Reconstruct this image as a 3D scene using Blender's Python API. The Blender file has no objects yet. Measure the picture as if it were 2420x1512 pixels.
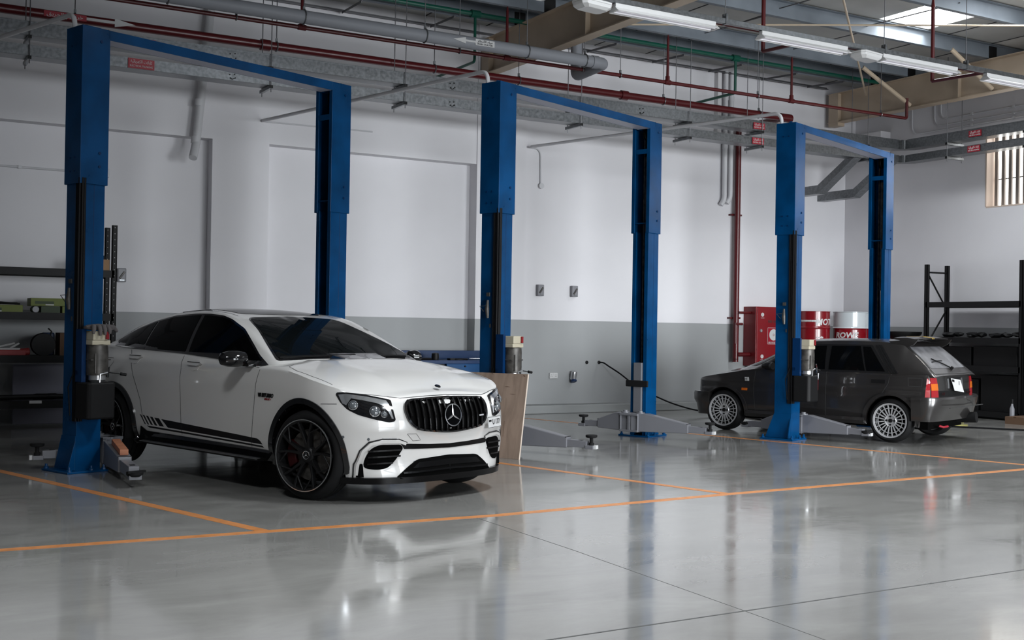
import bpy, bmesh, math, random
from math import sin, cos, pi, radians as R, sqrt, atan2, hypot
from mathutils import Vector, Matrix
from mathutils.bvhtree import BVHTree
from mathutils.geometry import delaunay_2d_cdt
random.seed(7)
S = bpy.context.scene
COL = S.collection

# ------------------------------------------------------------------ camera
# room axes: X along the back wall, Y towards it, Z up, metres
F_PX, PITCH, ROLL, CAM_H, YAW = 2732.27, 0.0066156, 0.01609391, 1.3331, R(30.055)
cam = bpy.data.cameras.new('camera'); camo = bpy.data.objects.new('camera', cam); COL.objects.link(camo)
cam.sensor_fit = 'HORIZONTAL'; cam.sensor_width = 36; cam.lens = F_PX / 2420 * 36; cam.clip_end = 200
M1 = Matrix(((cos(ROLL), 0, sin(ROLL)), (0, 1, 0), (-sin(ROLL), 0, cos(ROLL))))
M2 = Matrix(((1, 0, 0), (0, cos(PITCH), sin(PITCH)), (0, -sin(PITCH), cos(PITCH))))
M3 = Matrix(((cos(YAW), -sin(YAW), 0), (sin(YAW), cos(YAW), 0), (0, 0, 1)))
MR = M1 @ M2 @ M3
rgt, fwd, upv = MR[0], MR[1], MR[2]
camo.matrix_world = Matrix(((rgt[0], upv[0], -fwd[0], 0), (rgt[1], upv[1], -fwd[1], 0), (rgt[2], upv[2], -fwd[2], CAM_H), (0, 0, 0, 1)))
S.camera = camo
cam.dof.use_dof = False

# ------------------------------------------------------------------ world, exposure, daylight
S.view_settings.view_transform = 'Standard'; S.view_settings.look = 'None'
S.view_settings.gamma = 1.0; S.view_settings.exposure = 0.20; S.view_settings.use_curve_mapping = False
W = bpy.data.worlds.new('sky'); S.world = W; W.use_nodes = True
bg = W.node_tree.nodes['Background']; bg.inputs[0].default_value = (0.72, 0.84, 1.0, 1); bg.inputs[1].default_value = 0.9

def area(name, loc, size, power, aim, color=(1, 1, 1), spread=pi):
    l = bpy.data.lights.new(name, 'AREA'); l.shape = 'RECTANGLE'; l.size, l.size_y = size; l.energy = power
    l.color = color; l.spread = spread
    o = bpy.data.objects.new(name, l); COL.objects.link(o); o.location = loc
    o.rotation_euler = (Vector(aim)).to_track_quat('-Z', 'Y').to_euler(); return o
# daylight under the right-hand roof lights; lamps under the other sheets are added fill
SKY_X = 13.62
for (sx, sy, e) in ((13.62, 11.4, 60), (13.62, 9.7, 60), (6.0, 6.4, 170), (6.0, 1.6, 170), (12.5, 5.0, 170), (0.2, 4.0, 150)):
    area('skylight_and_fill', (sx, sy, 5.88), (1.0, 1.3), e, (0, 0, -1), (0.93, 0.97, 1.0), R(130))
# daylight through the open shutter doors of the front wall and the louvred window
area('door_daylight', (6.5, -7.7, 2.1), (5.0, 3.8), 150, (0.16, 1, -0.09), (0.93, 0.97, 1.0), R(60))
area('door_daylight', (13.0, -7.7, 2.1), (5.0, 3.8), 190, (-0.10, 1, -0.08), (0.93, 0.97, 1.0), R(50))
area('window_daylight', (16.9, 10.9, 4.1), (3.6, 1.2), 40, (-1, -0.1, -0.25), (0.95, 0.98, 1.0))

# ------------------------------------------------------------------ materials
def mat(name, col, rough=0.5, metal=0.0, coat=0.0, spec=0.5, emit=None, es=1.0, crough=0.03):
    m = bpy.data.materials.new(name); m.use_nodes = True; b = m.node_tree.nodes['Principled BSDF']
    b.inputs['Base Color'].default_value = (*col, 1); b.inputs['Roughness'].default_value = rough
    b.inputs['Metallic'].default_value = metal; b.inputs['Coat Weight'].default_value = coat
    b.inputs['Coat Roughness'].default_value = crough; b.inputs['Specular IOR Level'].default_value = spec
    if emit: b.inputs['Emission Color'].default_value = (*emit, 1); b.inputs['Emission Strength'].default_value = es
    return m
def N(m, t, **kw):
    n = m.node_tree.nodes.new(t)
    for k, v in kw.items():
        if k in n.inputs: n.inputs[k].default_value = v
        else: setattr(n, k, v)
    return n
def LK(m, a, b): m.node_tree.links.new(a, b)
def BS(m): return m.node_tree.nodes['Principled BSDF']
def noise_col(m, c1, c2, scale=5.0, detail=4.0, lo=0.35, hi=0.65, stretch=(1, 1, 1), rough=None, bump=0.0, dist=0.0):
    tc = N(m, 'ShaderNodeTexCoord'); mp = N(m, 'ShaderNodeMapping'); mp.inputs['Scale'].default_value = stretch
    LK(m, tc.outputs['Object'], mp.inputs[0])
    n = N(m, 'ShaderNodeTexNoise', Scale=scale, Detail=detail, Distortion=dist); LK(m, mp.outputs[0], n.inputs['Vector'])
    r = N(m, 'ShaderNodeValToRGB'); e = r.color_ramp.elements
    e[0].position, e[1].position = lo, hi; e[0].color, e[1].color = (*c1, 1), (*c2, 1)
    LK(m, n.outputs[0], r.inputs[0]); LK(m, r.outputs[0], BS(m).inputs['Base Color'])
    if rough:
        mr = N(m, 'ShaderNodeMapRange'); mr.inputs['To Min'].default_value, mr.inputs['To Max'].default_value = rough
        LK(m, n.outputs[0], mr.inputs[0]); LK(m, mr.outputs[0], BS(m).inputs['Roughness'])
    if bump:
        bp = N(m, 'ShaderNodeBump', Strength=bump, Distance=0.01); LK(m, n.outputs[0], bp.inputs['Height']); LK(m, bp.outputs[0], BS(m).inputs['Normal'])
    return m
def srgb(r, g, b):
    f = lambda c: (c / 255 / 12.92) if c <= 10 else ((c / 255 + 0.055) / 1.055) ** 2.4
    return (f(r), f(g), f(b))

MT = {}
MT['blue'] = noise_col(mat('lift_blue_paint', (0, .1, .4), 0.3, spec=0.22), (0.0, 0.037, 0.115), (0.0, 0.056, 0.175), 3, 3, rough=(0.24, 0.34))
MT['bluedk'] = mat('blue_bench_paint', (0.0, 0.022, 0.085), 0.4, spec=0.25)
MT['steel'] = noise_col(mat('galvanised_steel', (.5, .52, .54), 0.32, 0.75), (0.15, 0.158, 0.165), (0.215, 0.225, 0.235), 28, 6, rough=(0.22, 0.42))
MT['purlin'] = noise_col(mat('galvanised_purlin', (.4, .45, .5), 0.5, 0.2), (0.17, 0.195, 0.225), (0.22, 0.25, 0.285), 2, 5, rough=(0.45, 0.6))
MT['tan'] = noise_col(mat('tan_painted_steel', (.4, .3, .2), 0.5), (0.43, 0.34, 0.25), (0.50, 0.40, 0.30), 2, 4)
MT['cream'] = mat('cream_painted_steel', (0.52, 0.42, 0.31), 0.5)
MT['roof'] = noise_col(mat('roof_lining', (.5, .5, .48), 0.75), (0.46, 0.46, 0.445), (0.54, 0.54, 0.52), 1.5, 5)
MT['seam'] = mat('roof_lining_seam', (0.04, 0.04, 0.042), 0.7)
MT['white'] = mat('white_plastic', (0.6, 0.6, 0.6), 0.35)
MT['pvc'] = mat('white_pvc_pipe', (0.62, 0.62, 0.64), 0.4)
MT['greypipe'] = mat('grey_pvc_pipe', (0.24, 0.25, 0.275), 0.5, spec=0.3)
MT['red'] = mat('red_painted_pipe', (0.085, 0.006, 0.008), 0.35)
MT['redbox'] = mat('red_cabinet_paint', (0.20, 0.004, 0.009), 0.4)
MT['signred'] = mat('red_sign_plastic', (0.30, 0.008, 0.022), 0.4)
MT['signwhite'] = mat('sign_white_print', (0.55, 0.55, 0.55), 0.5)
MT['black'] = mat('black_powder_coat', (0.004, 0.004, 0.0045), 0.55, spec=0.3)
MT['rubber'] = mat('black_rubber', (0.007, 0.007, 0.0075), 0.75, spec=0.25)
MT['cable'] = mat('black_cable', (0.004, 0.004, 0.005), 0.5, spec=0.15)
MT['green'] = mat('green_pipe', (0.0, 0.075, 0.048), 0.4)
MT['rod'] = mat('threaded_rod', (0.16, 0.16, 0.17), 0.4, 0.7)
MT['chrome'] = mat('chrome', (0.85, 0.86, 0.88), 0.08, 1.0)
MT['alu'] = mat('brushed_aluminium', (0.62, 0.63, 0.65), 0.28, 0.9)
MT['armgrey'] = mat('lift_arm_grey', (0.16, 0.162, 0.178), 0.38)
MT['concrete'] = mat('kerb_concrete', (0.27, 0.28, 0.28), 0.5)
MT['orange'] = noise_col(mat('orange_line_paint', (.6, .2, .05), 0.35), (0.46, 0.175, 0.05), (0.56, 0.225, 0.075), 12, 4)
MT['joint'] = mat('floor_joint', (0.055, 0.055, 0.055), 0.7)
MT['cardboard'] = mat('cardboard', (0.36, 0.22, 0.12), 0.8)
MT['brownbox'] = mat('dark_brown_board', (0.10, 0.055, 0.03), 0.8)
MT['wood'] = noise_col(mat('red_brown_timber', (.4, .15, .08), 0.6), (0.28, 0.10, 0.05), (0.42, 0.17, 0.09), 6, 4, stretch=(1, 8, 8))
MT['motor'] = noise_col(mat('dusty_motor_metal', (.1, .1, .09), 0.45, 0.4), (0.04, 0.037, 0.034), (0.10, 0.094, 0.086), 14, 5)
MT['ivory'] = mat('ivory_plastic', (0.45, 0.41, 0.31), 0.4)
MT['tank'] = mat('black_oil_tank', (0.008, 0.008, 0.0085), 0.55, spec=0.2)
MT['void'] = mat('deep_black_opening', (0.002, 0.002, 0.002), 0.9, spec=0.05)
MT['isogrey'] = mat('grey_metal_housing', (0.22, 0.22, 0.24), 0.4)
MT['glow'] = mat('skylight_sheet', (0.9, 0.9, 0.9), 0.5, emit=(0.93, 0.97, 1.0), es=6.0)
MT['winglow'] = mat('bright_window_pane', (0.9, 0.9, 0.9), 0.3, emit=(1.0, 0.99, 0.94), es=3.0)
MT['tube'] = mat('fluorescent_tube_faint_glow', (0.85, 0.84, 0.88), 0.2, emit=(0.9, 0.88, 1.0), es=0.12)  # tubes are switched off; a faint lilac glow is added to the material

# floor: glossy grey epoxy, faint trowel mottling, unevenly polished
m = MT['floor'] = mat('grey_epoxy_floor', (.3, .31, .31), 0.2, spec=0.5)
tc = N(m, 'ShaderNodeTexCoord'); mp = N(m, 'ShaderNodeMapping'); mp.inputs['Scale'].default_value = (1, 2.2, 1); LK(m, tc.outputs['Object'], mp.inputs[0])
n1 = N(m, 'ShaderNodeTexNoise', Scale=1.1, Detail=8.0, Roughness=0.62, Distortion=0.5); LK(m, mp.outputs[0], n1.inputs['Vector'])
n2 = N(m, 'ShaderNodeTexNoise', Scale=0.28, Detail=3.0); LK(m, tc.outputs['Object'], n2.inputs['Vector'])
r1 = N(m, 'ShaderNodeValToRGB'); r1.color_ramp.elements[0].position = .36; r1.color_ramp.elements[1].position = .66
r1.color_ramp.elements[0].color = (0.205, 0.202, 0.193, 1); r1.color_ramp.elements[1].color = (0.265, 0.262, 0.25, 1)
LK(m, n1.outputs[0], r1.inputs[0]); LK(m, r1.outputs[0], BS(m).inputs['Base Color'])
mr = N(m, 'ShaderNodeMapRange'); mr.inputs['From Min'].default_value = .35; mr.inputs['From Max'].default_value = .68
mr.inputs['To Min'].default_value = .055; mr.inputs['To Max'].default_value = .17; LK(m, n1.outputs[0], mr.inputs[0]); LK(m, mr.outputs[0], BS(m).inputs['Roughness'])
n3 = N(m, 'ShaderNodeTexNoise', Scale=2.5, Detail=3.0); LK(m, tc.outputs['Object'], n3.inputs['Vector'])
bp = N(m, 'ShaderNodeBump', Strength=0.06, Distance=0.02); LK(m, n3.outputs[0], bp.inputs['Height']); LK(m, bp.outputs[0], BS(m).inputs['Normal'])
BS(m).inputs['Coat Weight'].default_value = 0.25; BS(m).inputs['Coat Roughness'].default_value = 0.12

# walls: white above a grey dado at 1.46 m
m = MT['wall'] = mat('painted_wall_with_grey_dado', (.7, .7, .7), 0.55)
gm = N(m, 'ShaderNodeNewGeometry'); sx = N(m, 'ShaderNodeSeparateXYZ'); LK(m, gm.outputs['Position'], sx.inputs[0])
gt = N(m, 'ShaderNodeMath', operation='GREATER_THAN'); gt.inputs[1].default_value = 1.46; LK(m, sx.outputs['Z'], gt.inputs[0])
nz = N(m, 'ShaderNodeTexNoise', Scale=0.7, Detail=4.0); LK(m, gm.outputs['Position'], nz.inputs['Vector'])
rw = N(m, 'ShaderNodeValToRGB'); rw.color_ramp.elements[0].position = .3; rw.color_ramp.elements[1].position = .7
rw.color_ramp.elements[0].color = (0.70, 0.69, 0.715, 1); rw.color_ramp.elements[1].color = (0.76, 0.75, 0.775, 1); LK(m, nz.outputs[0], rw.inputs[0])
rd = N(m, 'ShaderNodeValToRGB'); rd.color_ramp.elements[0].position = .3; rd.color_ramp.elements[1].position = .7
rd.color_ramp.elements[0].color = (0.315, 0.325, 0.33, 1); rd.color_ramp.elements[1].color = (0.355, 0.365, 0.37, 1); LK(m, nz.outputs[0], rd.inputs[0])
mx = N(m, 'ShaderNodeMix', data_type='RGBA'); LK(m, gt.outputs[0], mx.inputs[0]); LK(m, rd.outputs[0], mx.inputs[6]); LK(m, rw.outputs[0], mx.inputs[7])
LK(m, mx.outputs[2], BS(m).inputs['Base Color'])
MT['wallwhite'] = mat('white_wall_paint', (0.70, 0.69, 0.70), 0.55)

# ------------------------------------------------------------------ mesh helpers
class MB:
    """collects geometry in metres, one material per slot"""
    def __init__(s): s.v, s.f, s.mi, s.m = [], [], [], Matrix()
    def add(s, vs, fs, mi=0):
        o = len(s.v); s.v += [s.m @ Vector(p) for p in vs]; s.f += [tuple(o + i for i in f) for f in fs]; s.mi += [mi] * len(fs); return s
    def box(s, x0, x1, y0, y1, z0, z1, M=None, mi=0):
        vs = [Vector((x, y, z)) for z in (z0, z1) for y in (y0, y1) for x in (x0, x1)]
        if M: vs = [M @ p for p in vs]
        return s.add(vs, [(0, 2, 3, 1), (4, 5, 7, 6), (0, 1, 5, 4), (2, 6, 7, 3), (0, 4, 6, 2), (1, 3, 7, 5)], mi)
    def loft(s, rings, closed=True, caps=True, mi=0):
        n = len(rings[0]); vs = [p for r in rings for p in r]; fs = []
        for i in range(len(rings) - 1):
            for j in range(n if closed else n - 1):
                k = (j + 1) % n; fs.append((i * n + j, i * n + k, (i + 1) * n + k, (i + 1) * n + j))
        if caps and closed:
            fs.append(tuple(reversed(range(n)))); fs.append(tuple((len(rings) - 1) * n + j for j in range(n)))
        return s.add(vs, fs, mi)
    def tube(s, pts, r, seg=12, caps=True, mi=0):
        pts = [Vector(p) for p in pts]; rings = []; up = None
        for i, p in enumerate(pts):
            a = pts[max(i - 1, 0)]; b = pts[min(i + 1, len(pts) - 1)]; t = (b - a).normalized()
            if up is None: up = t.orthogonal().normalized()
            else: up = (up - t * up.dot(t)).normalized()
            w = t.cross(up); rr = r[i] if isinstance(r, (list, tuple)) else r
            rings.append([p + up * (cos(2 * pi * k / seg) * rr) + w * (sin(2 * pi * k / seg) * rr) for k in range(seg)])
        return s.loft(rings, True, caps, mi)
    def lathe(s, prof, o=(0, 0, 0), axis=(0, 0, 1), seg=32, mi=0, caps=False):
        a = Vector(axis).normalized(); u = a.orthogonal().normalized(); w = a.cross(u); o = Vector(o)
        rings = [[o + a * h + (u * cos(2 * pi * k / seg) + w * sin(2 * pi * k / seg)) * rr for k in range(seg)] for rr, h in prof]
        return s.loft(rings, True, caps, mi)
    def prism(s, poly, z0, z1, M=None, mi=0):
        M = M or Matrix(); a = [M @ Vector((x, y, z0)) for x, y in poly]; b = [M @ Vector((x, y, z1)) for x, y in poly]
        return s.loft([a, b], True, True, mi)
    def grid(s, rows, mi=0):
        n = len(rows[0]); return s.loft(rows, False, False, mi)
    def build(s, name, mats, parent=None, smooth=False, bevel=0.0, seg=2, angle=30, solid=0.0):
        me = bpy.data.meshes.new(name); me.from_pydata([tuple(p) for p in s.v], [], s.f)
        mats = mats if isinstance(mats, (list, tuple)) else [mats]
        for k in mats: me.materials.append(MT[k] if isinstance(k, str) else k)
        for p, i in zip(me.polygons, s.mi): p.material_index = i
        b = bmesh.new(); b.from_mesh(me); bmesh.ops.remove_doubles(b, verts=b.verts, dist=1e-5); bmesh.ops.recalc_face_normals(b, faces=b.faces)
        if smooth:
            for f in b.faces: f.smooth = True
            for e in b.edges:
                if len(e.link_faces) == 2 and e.calc_face_angle(0) > R(angle): e.smooth = False
        b.to_mesh(me); b.free()
        o = bpy.data.objects.new(name, me); COL.objects.link(o)
        if parent: o.parent = parent
        if bevel:
            md = o.modifiers.new('bevel', 'BEVEL'); md.width = bevel; md.segments = seg; md.limit_method = 'ANGLE'; md.angle_limit = R(40)
        if solid:
            md = o.modifiers.new('solid', 'SOLIDIFY'); md.thickness = solid; md.offset = -1
        return o
def rings_to(o): return o
def tag(o, label=None, cat=None, group=None, kind=None):
    if label: o['label'] = label
    if cat: o['category'] = cat
    if group: o['group'] = group
    if kind: o['kind'] = kind
    return o
def struct(o): o['kind'] = 'structure'; return o
def thing(name, label, cat, loc=(0, 0, 0), rz=0.0, group=None):
    o = bpy.data.objects.new(name, None); COL.objects.link(o); o.location = loc; o.rotation_euler = (0, 0, rz); o.empty_display_size = 0.1
    return tag(o, label, cat, group)
def dup(root, loc=None, rz=None, label=None, group=None):
    r = root.copy(); COL.objects.link(r)
    if loc is not None: r.location = loc
    if rz is not None: r.rotation_euler = (0, 0, rz)
    if label: r['label'] = label
    if group: r['group'] = group
    for ch in list(root.children):
        c = ch.copy(); COL.objects.link(c); c.parent = r
        for g in list(ch.children):
            d = g.copy(); COL.objects.link(d); d.parent = c
    return r
def text_part(name, body, size, M, mt, parent, depth=0.002, bold=0.0, width=None, shear=0.0):
    cu = bpy.data.curves.new(name, 'FONT'); cu.body = body; cu.size = size; cu.extrude = depth; cu.align_x = 'CENTER'; cu.align_y = 'CENTER'; cu.offset = bold; cu.shear = shear; cu.resolution_u = 3
    t = bpy.data.objects.new('tmp', cu); COL.objects.link(t); bpy.context.view_layer.update()
    me = bpy.data.meshes.new_from_object(t.evaluated_get(bpy.context.evaluated_depsgraph_get())); bpy.data.objects.remove(t)
    xs = [v.co.x for v in me.vertices] or [0, 1]; k = (width / (max(xs) - min(xs))) if width else 1.0
    me.transform(Matrix.Diagonal((k, 1, 1, 1))); me.transform(M); me.materials.clear(); me.materials.append(MT[mt] if isinstance(mt, str) else mt); me.name = name
    o = bpy.data.objects.new(name, me); COL.objects.link(o)
    if parent: o.parent = parent
    return o
def face_M(o, xd, zd):
    """frame at o: local x along xd (reading direction), local z = outward normal zd"""
    x = Vector(xd).normalized(); z = Vector(zd).normalized(); y = z.cross(x).normalized()
    return Matrix(((x[0], y[0], z[0], o[0]), (x[1], y[1], z[1], o[1]), (x[2], y[2], z[2], o[2]), (0, 0, 0, 1)))
def arc(c, a, b, r, n=6):
    """points of a fillet of radius r at corner c between directions to a and b"""
    c, a, b = Vector(c), Vector(a), Vector(b); u = (a - c).normalized(); w = (b - c).normalized(); p = c + u * r; q = c + w * r
    return [p.lerp(c, t).lerp(c.lerp(q, t), t) for t in [i / n for i in range(n + 1)]]
def bend(pts, r, n=6):
    out = [Vector(pts[0])]
    for i in range(1, len(pts) - 1): out += arc(pts[i], pts[i - 1], pts[i + 1], r, n)
    return out + [Vector(pts[-1])]
def pchip(xs, ys, x):
    if x <= xs[0]: return ys[0]
    if x >= xs[-1]: return ys[-1]
    n = len(xs); h = [xs[i + 1] - xs[i] for i in range(n - 1)]; d = [(ys[i + 1] - ys[i]) / h[i] for i in range(n - 1)]
    def m_(i):
        if i == 0: return d[0]
        if i == n - 1: return d[-1]
        if d[i - 1] * d[i] <= 0: return 0.0
        w1 = 2 * h[i] + h[i - 1]; w2 = h[i] + 2 * h[i - 1]; return (w1 + w2) / (w1 / d[i - 1] + w2 / d[i])
    i = 0
    while x > xs[i + 1]: i += 1
    t = (x - xs[i]) / h[i]; a, b = m_(i), m_(i + 1)
    return ys[i] * (1 + 2 * t) * (1 - t) ** 2 + h[i] * a * t * (1 - t) ** 2 + ys[i + 1] * t * t * (3 - 2 * t) - h[i] * b * t * t * (1 - t)
AR_TRUNK = ['\ufe95\ufefc\ufe91\ufe8e\ufedb', '\ufe94\ufef4\ufe8b\ufe8e\ufe91\ufeae\ufeec\ufedc\ufedf\ufe8d']
AR_TRUNK = AR_TRUNK[1] + ' ' + AR_TRUNK[0]
AR_RAIN = '\ufead\ufe8e\ufec4\ufee3\ufef7\ufe8d \ufee9\ufe8e\ufef4\ufee3'
AR_HOSE = '\ufed6\ufef3\ufeae\ufea4\ufedf\ufe8d \ufee1\ufeee\ufec3\ufeae\ufea7'
# ================================================================== THE BUILDING
YB, XR, XL, YF, ZR = 15.62, 16.45, -7.0, -8.0, 5.95
b = MB(); b.box(XL, XR + .3, YF, YB + .3, -0.1, 0.0); struct(b.build('floor', 'floor'))
# back wall: skin with two shallow bricked-up bays on the left, piers between them
b = MB(); b.box(XL, XR + .3, YB + .15, YB + .4, 0, ZR + .3)
b.box(9.2, 16.45, YB, YB + .15, 0, ZR)                                   # plain right part
b.box(8.33, 9.2, YB - .09, YB + .15, 0, ZR)                              # pier under the rafter
b.box(4.28, 5.07, YB - .07, YB + .15, 0, 3.82); b.box(XL, -0.6, YB - .07, YB + .15, 0, 3.82)
b.box(XL, 8.33, YB - .07, YB + .15, 3.82, ZR)                            # lintel band
struct(b.build('wall_back', 'wall'))
b = MB(); b.box(8.33, XR, YB - .30, YB + .01, 0, .13); struct(b.build('baseboard_back', 'concrete', bevel=.012))
# right wall with the louvred window and the corner pier
WY0, WY1, WZ0, WZ1 = 8.9, 12.72, 3.47, 4.75
b = MB(); b.box(XR, XR + .3, YF, WY0, 0, ZR + .3); b.box(XR, XR + .3, WY1, YB + .4, 0, ZR + .3)
b.box(XR, XR + .3, WY0, WY1, 0, WZ0); b.box(XR, XR + .3, WY0, WY1, WZ1, ZR + .3)
b.box(16.2, XR, 14.78, YB + .01, 0, 5.0)
struct(b.build('wall_right', 'wall'))
b = MB(); b.box(XL - .3, XL, YF, YB + .4, 0, ZR + .3); struct(b.build('wall_left', 'wall'))
b = MB(); b.box(XL, 3.9, YF - .3, YF, 0, ZR + .3); b.box(9.1, 10.4, YF - .3, YF, 0, ZR + .3); b.box(15.6, XR + .3, YF - .3, YF, 0, ZR + .3)
b.box(3.9, 15.6, YF - .3, YF, 4.6, ZR + .3); struct(b.build('wall_front', 'wall'))
# window: reveal lining, vertical louvre fins, glazing bar, bright panes behind
wf = MB(); t = .03
wf.box(XR - .004, XR + .2, WY1 - .004, WY1 + .02, WZ0, WZ1); wf.box(XR - .004, XR + .2, WY0, WY1, WZ0 - .02, WZ0 + .004)
wo = struct(wf.build('window_1', mat('window_reveal_plaster', (0.62, 0.5, 0.42), 0.6)))
fin = MB(); y = WY1 - .03
while y > WY0 + .05:
    fin.box(XR + .165, XR + .2, y - .058, y, WZ0, WZ1); y -= .134
fin.build('louvre_fin', mat('beige_louvre_fin', (0.22, 0.19, 0.17), 0.5), wo)['kind'] = 'stuff'
gb = MB(); gb.box(XR + .205, XR + .225, WY0, WY1, 3.93, 3.945); gb.build('glazing_bar', 'black', wo)
pn = MB(); pn.box(XR + .235, XR + .245, WY0, WY1, WZ0, WZ1); pn.build('pane', 'winglow', wo)
# ceiling: roof lining in sheets with seams, translucent roof lights let in, the unseen aisle ones added for brightness
SK = [(13.09, 14.14, 10.86, 12.0), (13.09, 14.14, 9.1, 10.25), (5.4, 6.6, 5.4, 7.4), (5.4, 6.6, .6, 2.6), (11.9, 13.1, 4.0, 6.0), (-.4, .8, 3.0, 5.0)]  # right-hand pair first; the remaining openings are added, out of view, for lighting
xs = sorted({XL, XR + .3} | {a for s in SK for a in s[:2]}); ys = sorted({YF - .3, YB + .4} | {a for s in SK for a in s[2:]})
b = MB()
for i in range(len(xs) - 1):
    for j in range(len(ys) - 1):
        cx, cy = (xs[i] + xs[i + 1]) / 2, (ys[j] + ys[j + 1]) / 2
        if any(s[0] < cx < s[1] and s[2] < cy < s[3] for s in SK): continue
        b.box(xs[i], xs[i + 1], ys[j], ys[j + 1], ZR, ZR + .06)
x = XL
while x < XR:                                                            # dark lap seams of the roof sheets
    if not any(s[0] - .1 < x < s[1] + .1 for s in SK): b.box(x - .011, x + .011, 4.5, YB, ZR - .006, ZR + .001, mi=1)
    x += 1.03
struct(b.build('ceiling', ['roof', 'seam']))
for k, s in enumerate(SK):
    b = MB(); b.box(s[0] - .02, s[1] + .02, s[2] - .02, s[3] + .02, ZR + .02, ZR + .03); struct(b.build('window_%d' % (k + 2), 'glow'))

def ibeam(name, label, y0, y1, xc, z0, z1, w=.18, tf=.014, mt='tan', cat='roof beam'):
    t = thing(name, label, cat, (xc, (y0 + y1) / 2, z0)); L = (y1 - y0) / 2
    b = MB(); b.box(-.005, .005, -L, L, tf, z1 - z0 - tf); yy = -L + .35
    while yy < L: b.box(-w / 2 + .01, w / 2 - .01, yy, yy + .01, tf, z1 - z0 - tf); yy += 2.9
    b.build('web', mt, t)
    for nm, a in (('flange', 0), ('flange', z1 - z0 - tf)):
        b = MB(); b.box(-w / 2, w / 2, -L, L, a, a + tf); b.build(nm, mt, t)
    return t
def haunch(t, L, h):
    b = MB(); b.prism([(L - .25, -.06), (L - .02, -.06), (L - .02, h), (L - .25, h)], -.085, .085, Matrix(((0, 0, 1, 0), (1, 0, 0, 0), (0, 1, 0, 0), (0, 0, 0, 1)))); b.build('end_plate', 'tan', t)
t1 = ibeam('roof_rafter', 'wide tan steel rafter crossing overhead at the middle, above the middle lift', YF, YB - .1, 8.44, 5.17, 5.71)
t2 = ibeam('roof_rafter', 'tan steel rafter running high along the right wall above the louvred window', YF, YB - .1, 15.71, 5.17, 5.71)
t3 = ibeam('roof_rafter', 'tan steel rafter above the left end of the hall', YF, YB - .1, 1.15, 5.17, 5.71)
for t_ in (t1, t2, t3): haunch(t_, (YB - .1 - YF) / 2, .54)

def purlin(label, yc, x0=XL, x1=XR, z0=5.72, z1=5.93, w=.07):
    t = thing('roof_purlin', label, 'purlin', ((x0 + x1) / 2, yc, z0), 0, 'galvanised purlins under the roof'); L = (x1 - x0) / 2; h = z1 - z0
    b = MB(); b.box(-L, L, -.004, .004, 0, h); b.build('web', 'purlin', t)
    b = MB(); b.box(-L, L, 0, w, 0, .006); b.box(-L, L, w - .006, w, 0, .022); b.build('flange', 'purlin', t)
    b = MB(); b.box(-L, L, -w, 0, h - .006, h); b.build('flange', 'purlin', t)
    for k, xx in enumerate((1.15, 8.44, 15.71)):                         # cleats on the rafters
        xx -= (x0 + x1) / 2; b = MB(); b.box(xx - .09, xx + .09, -.013, -.004, .0, h - .02); b.build('cleat', 'black', t)
    return t
purlin('slim grey eaves purlin carrying the green pipe, nearest the back wall', 14.5)
purlin('broad blue-grey purlin just behind the row of strip lights', 13.68)
purlin('grey purlin passing below the near edge of the bright roof light', 12.07)
purlin('grey purlin passing above the bright roof light in the upper right', 10.55)
for yc in (9.0, 7.45, 5.9, 4.3, 2.7, 1.1, -.5, -2.1, -3.7, -5.3): purlin('galvanised purlin of the roof over the aisle, out of the picture', yc)
# sag rods and thin bracing
b = MB()
for (xa, ya) in ((9.6, 12.07), (11.2, 12.07), (12.9, 12.07), (9.4, 13.68), (11.2, 13.68), (13.0, 13.68), (6.4, 13.68), (4.4, 13.68)): b.tube([(xa, ya, 5.83), (xa + .12, ya - 1.55, 5.83)], .008, 6)
tag(b.build('sag_rod', 'rod'), 'thin dark sag rods tied between the roof purlins', 'sag rods', kind='stuff')
# short angle stays from the eaves purlin down to the wall head
g = 'short angle stays between eaves purlin and back wall'
st = None
for k, xx in enumerate((3.2, 4.6, 6.0, 7.4, 10.2, 11.5, 12.7, 13.9, 15.0)):
    b = MB(); b.box(-.018, .018, -.003, .003, 0, .98); b.box(-.018, -.013, -.003, .03, 0, .98)
    if st is None:
        st = tag(b.build('purlin_stay', 'rod'), 'short grey angle stay from eaves purlin to the wall head', 'stay', g); o = st
    else: o = st.copy(); COL.objects.link(o)
    o.location = (xx, 14.53, 5.715); o.rotation_euler = (R(-85), 0, R(-6))
b = MB(); b.box(XL + .02, 15.6, 15.48, 15.54, 5.80, 5.812); b.box(XL + .02, 15.6, 15.525, 15.54, 5.80, 5.84)
tag(b.build('wall_head_angle', 'rod'), 'long dark steel angle along the top of the back wall', 'steel angle')
# diagonal roof bracing rods, cream painted
for (p, q, r, lb) in (((10.4, 10.2, 5.68), (15.62, 14.6, 5.55), .016, 'long cream bracing rod slanting down to the right rafter'),
                      ((8.5, 13.9, 5.62), (15.6, 9.3, 5.62), .014, 'long cream bracing rod running nearly level across the roof bay')):
    b = MB(); b.tube([p, q], r, 8); tag(b.build('bracing_rod', 'cream'), lb, 'bracing rod')
for (p, q, lb) in (((14.55, 13.68, 5.74), (15.62, 13.62, 5.22), 'cream tube stay from the rear purlin down to the right rafter'),
                   ((14.75, 12.07, 5.74), (15.62, 12.0, 5.22), 'cream tube stay from the front purlin down to the right rafter')):
    b = MB(); b.tube([p, q], .035, 12); tag(b.build('rafter_stay', 'cream'), lb, 'stay')

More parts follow.
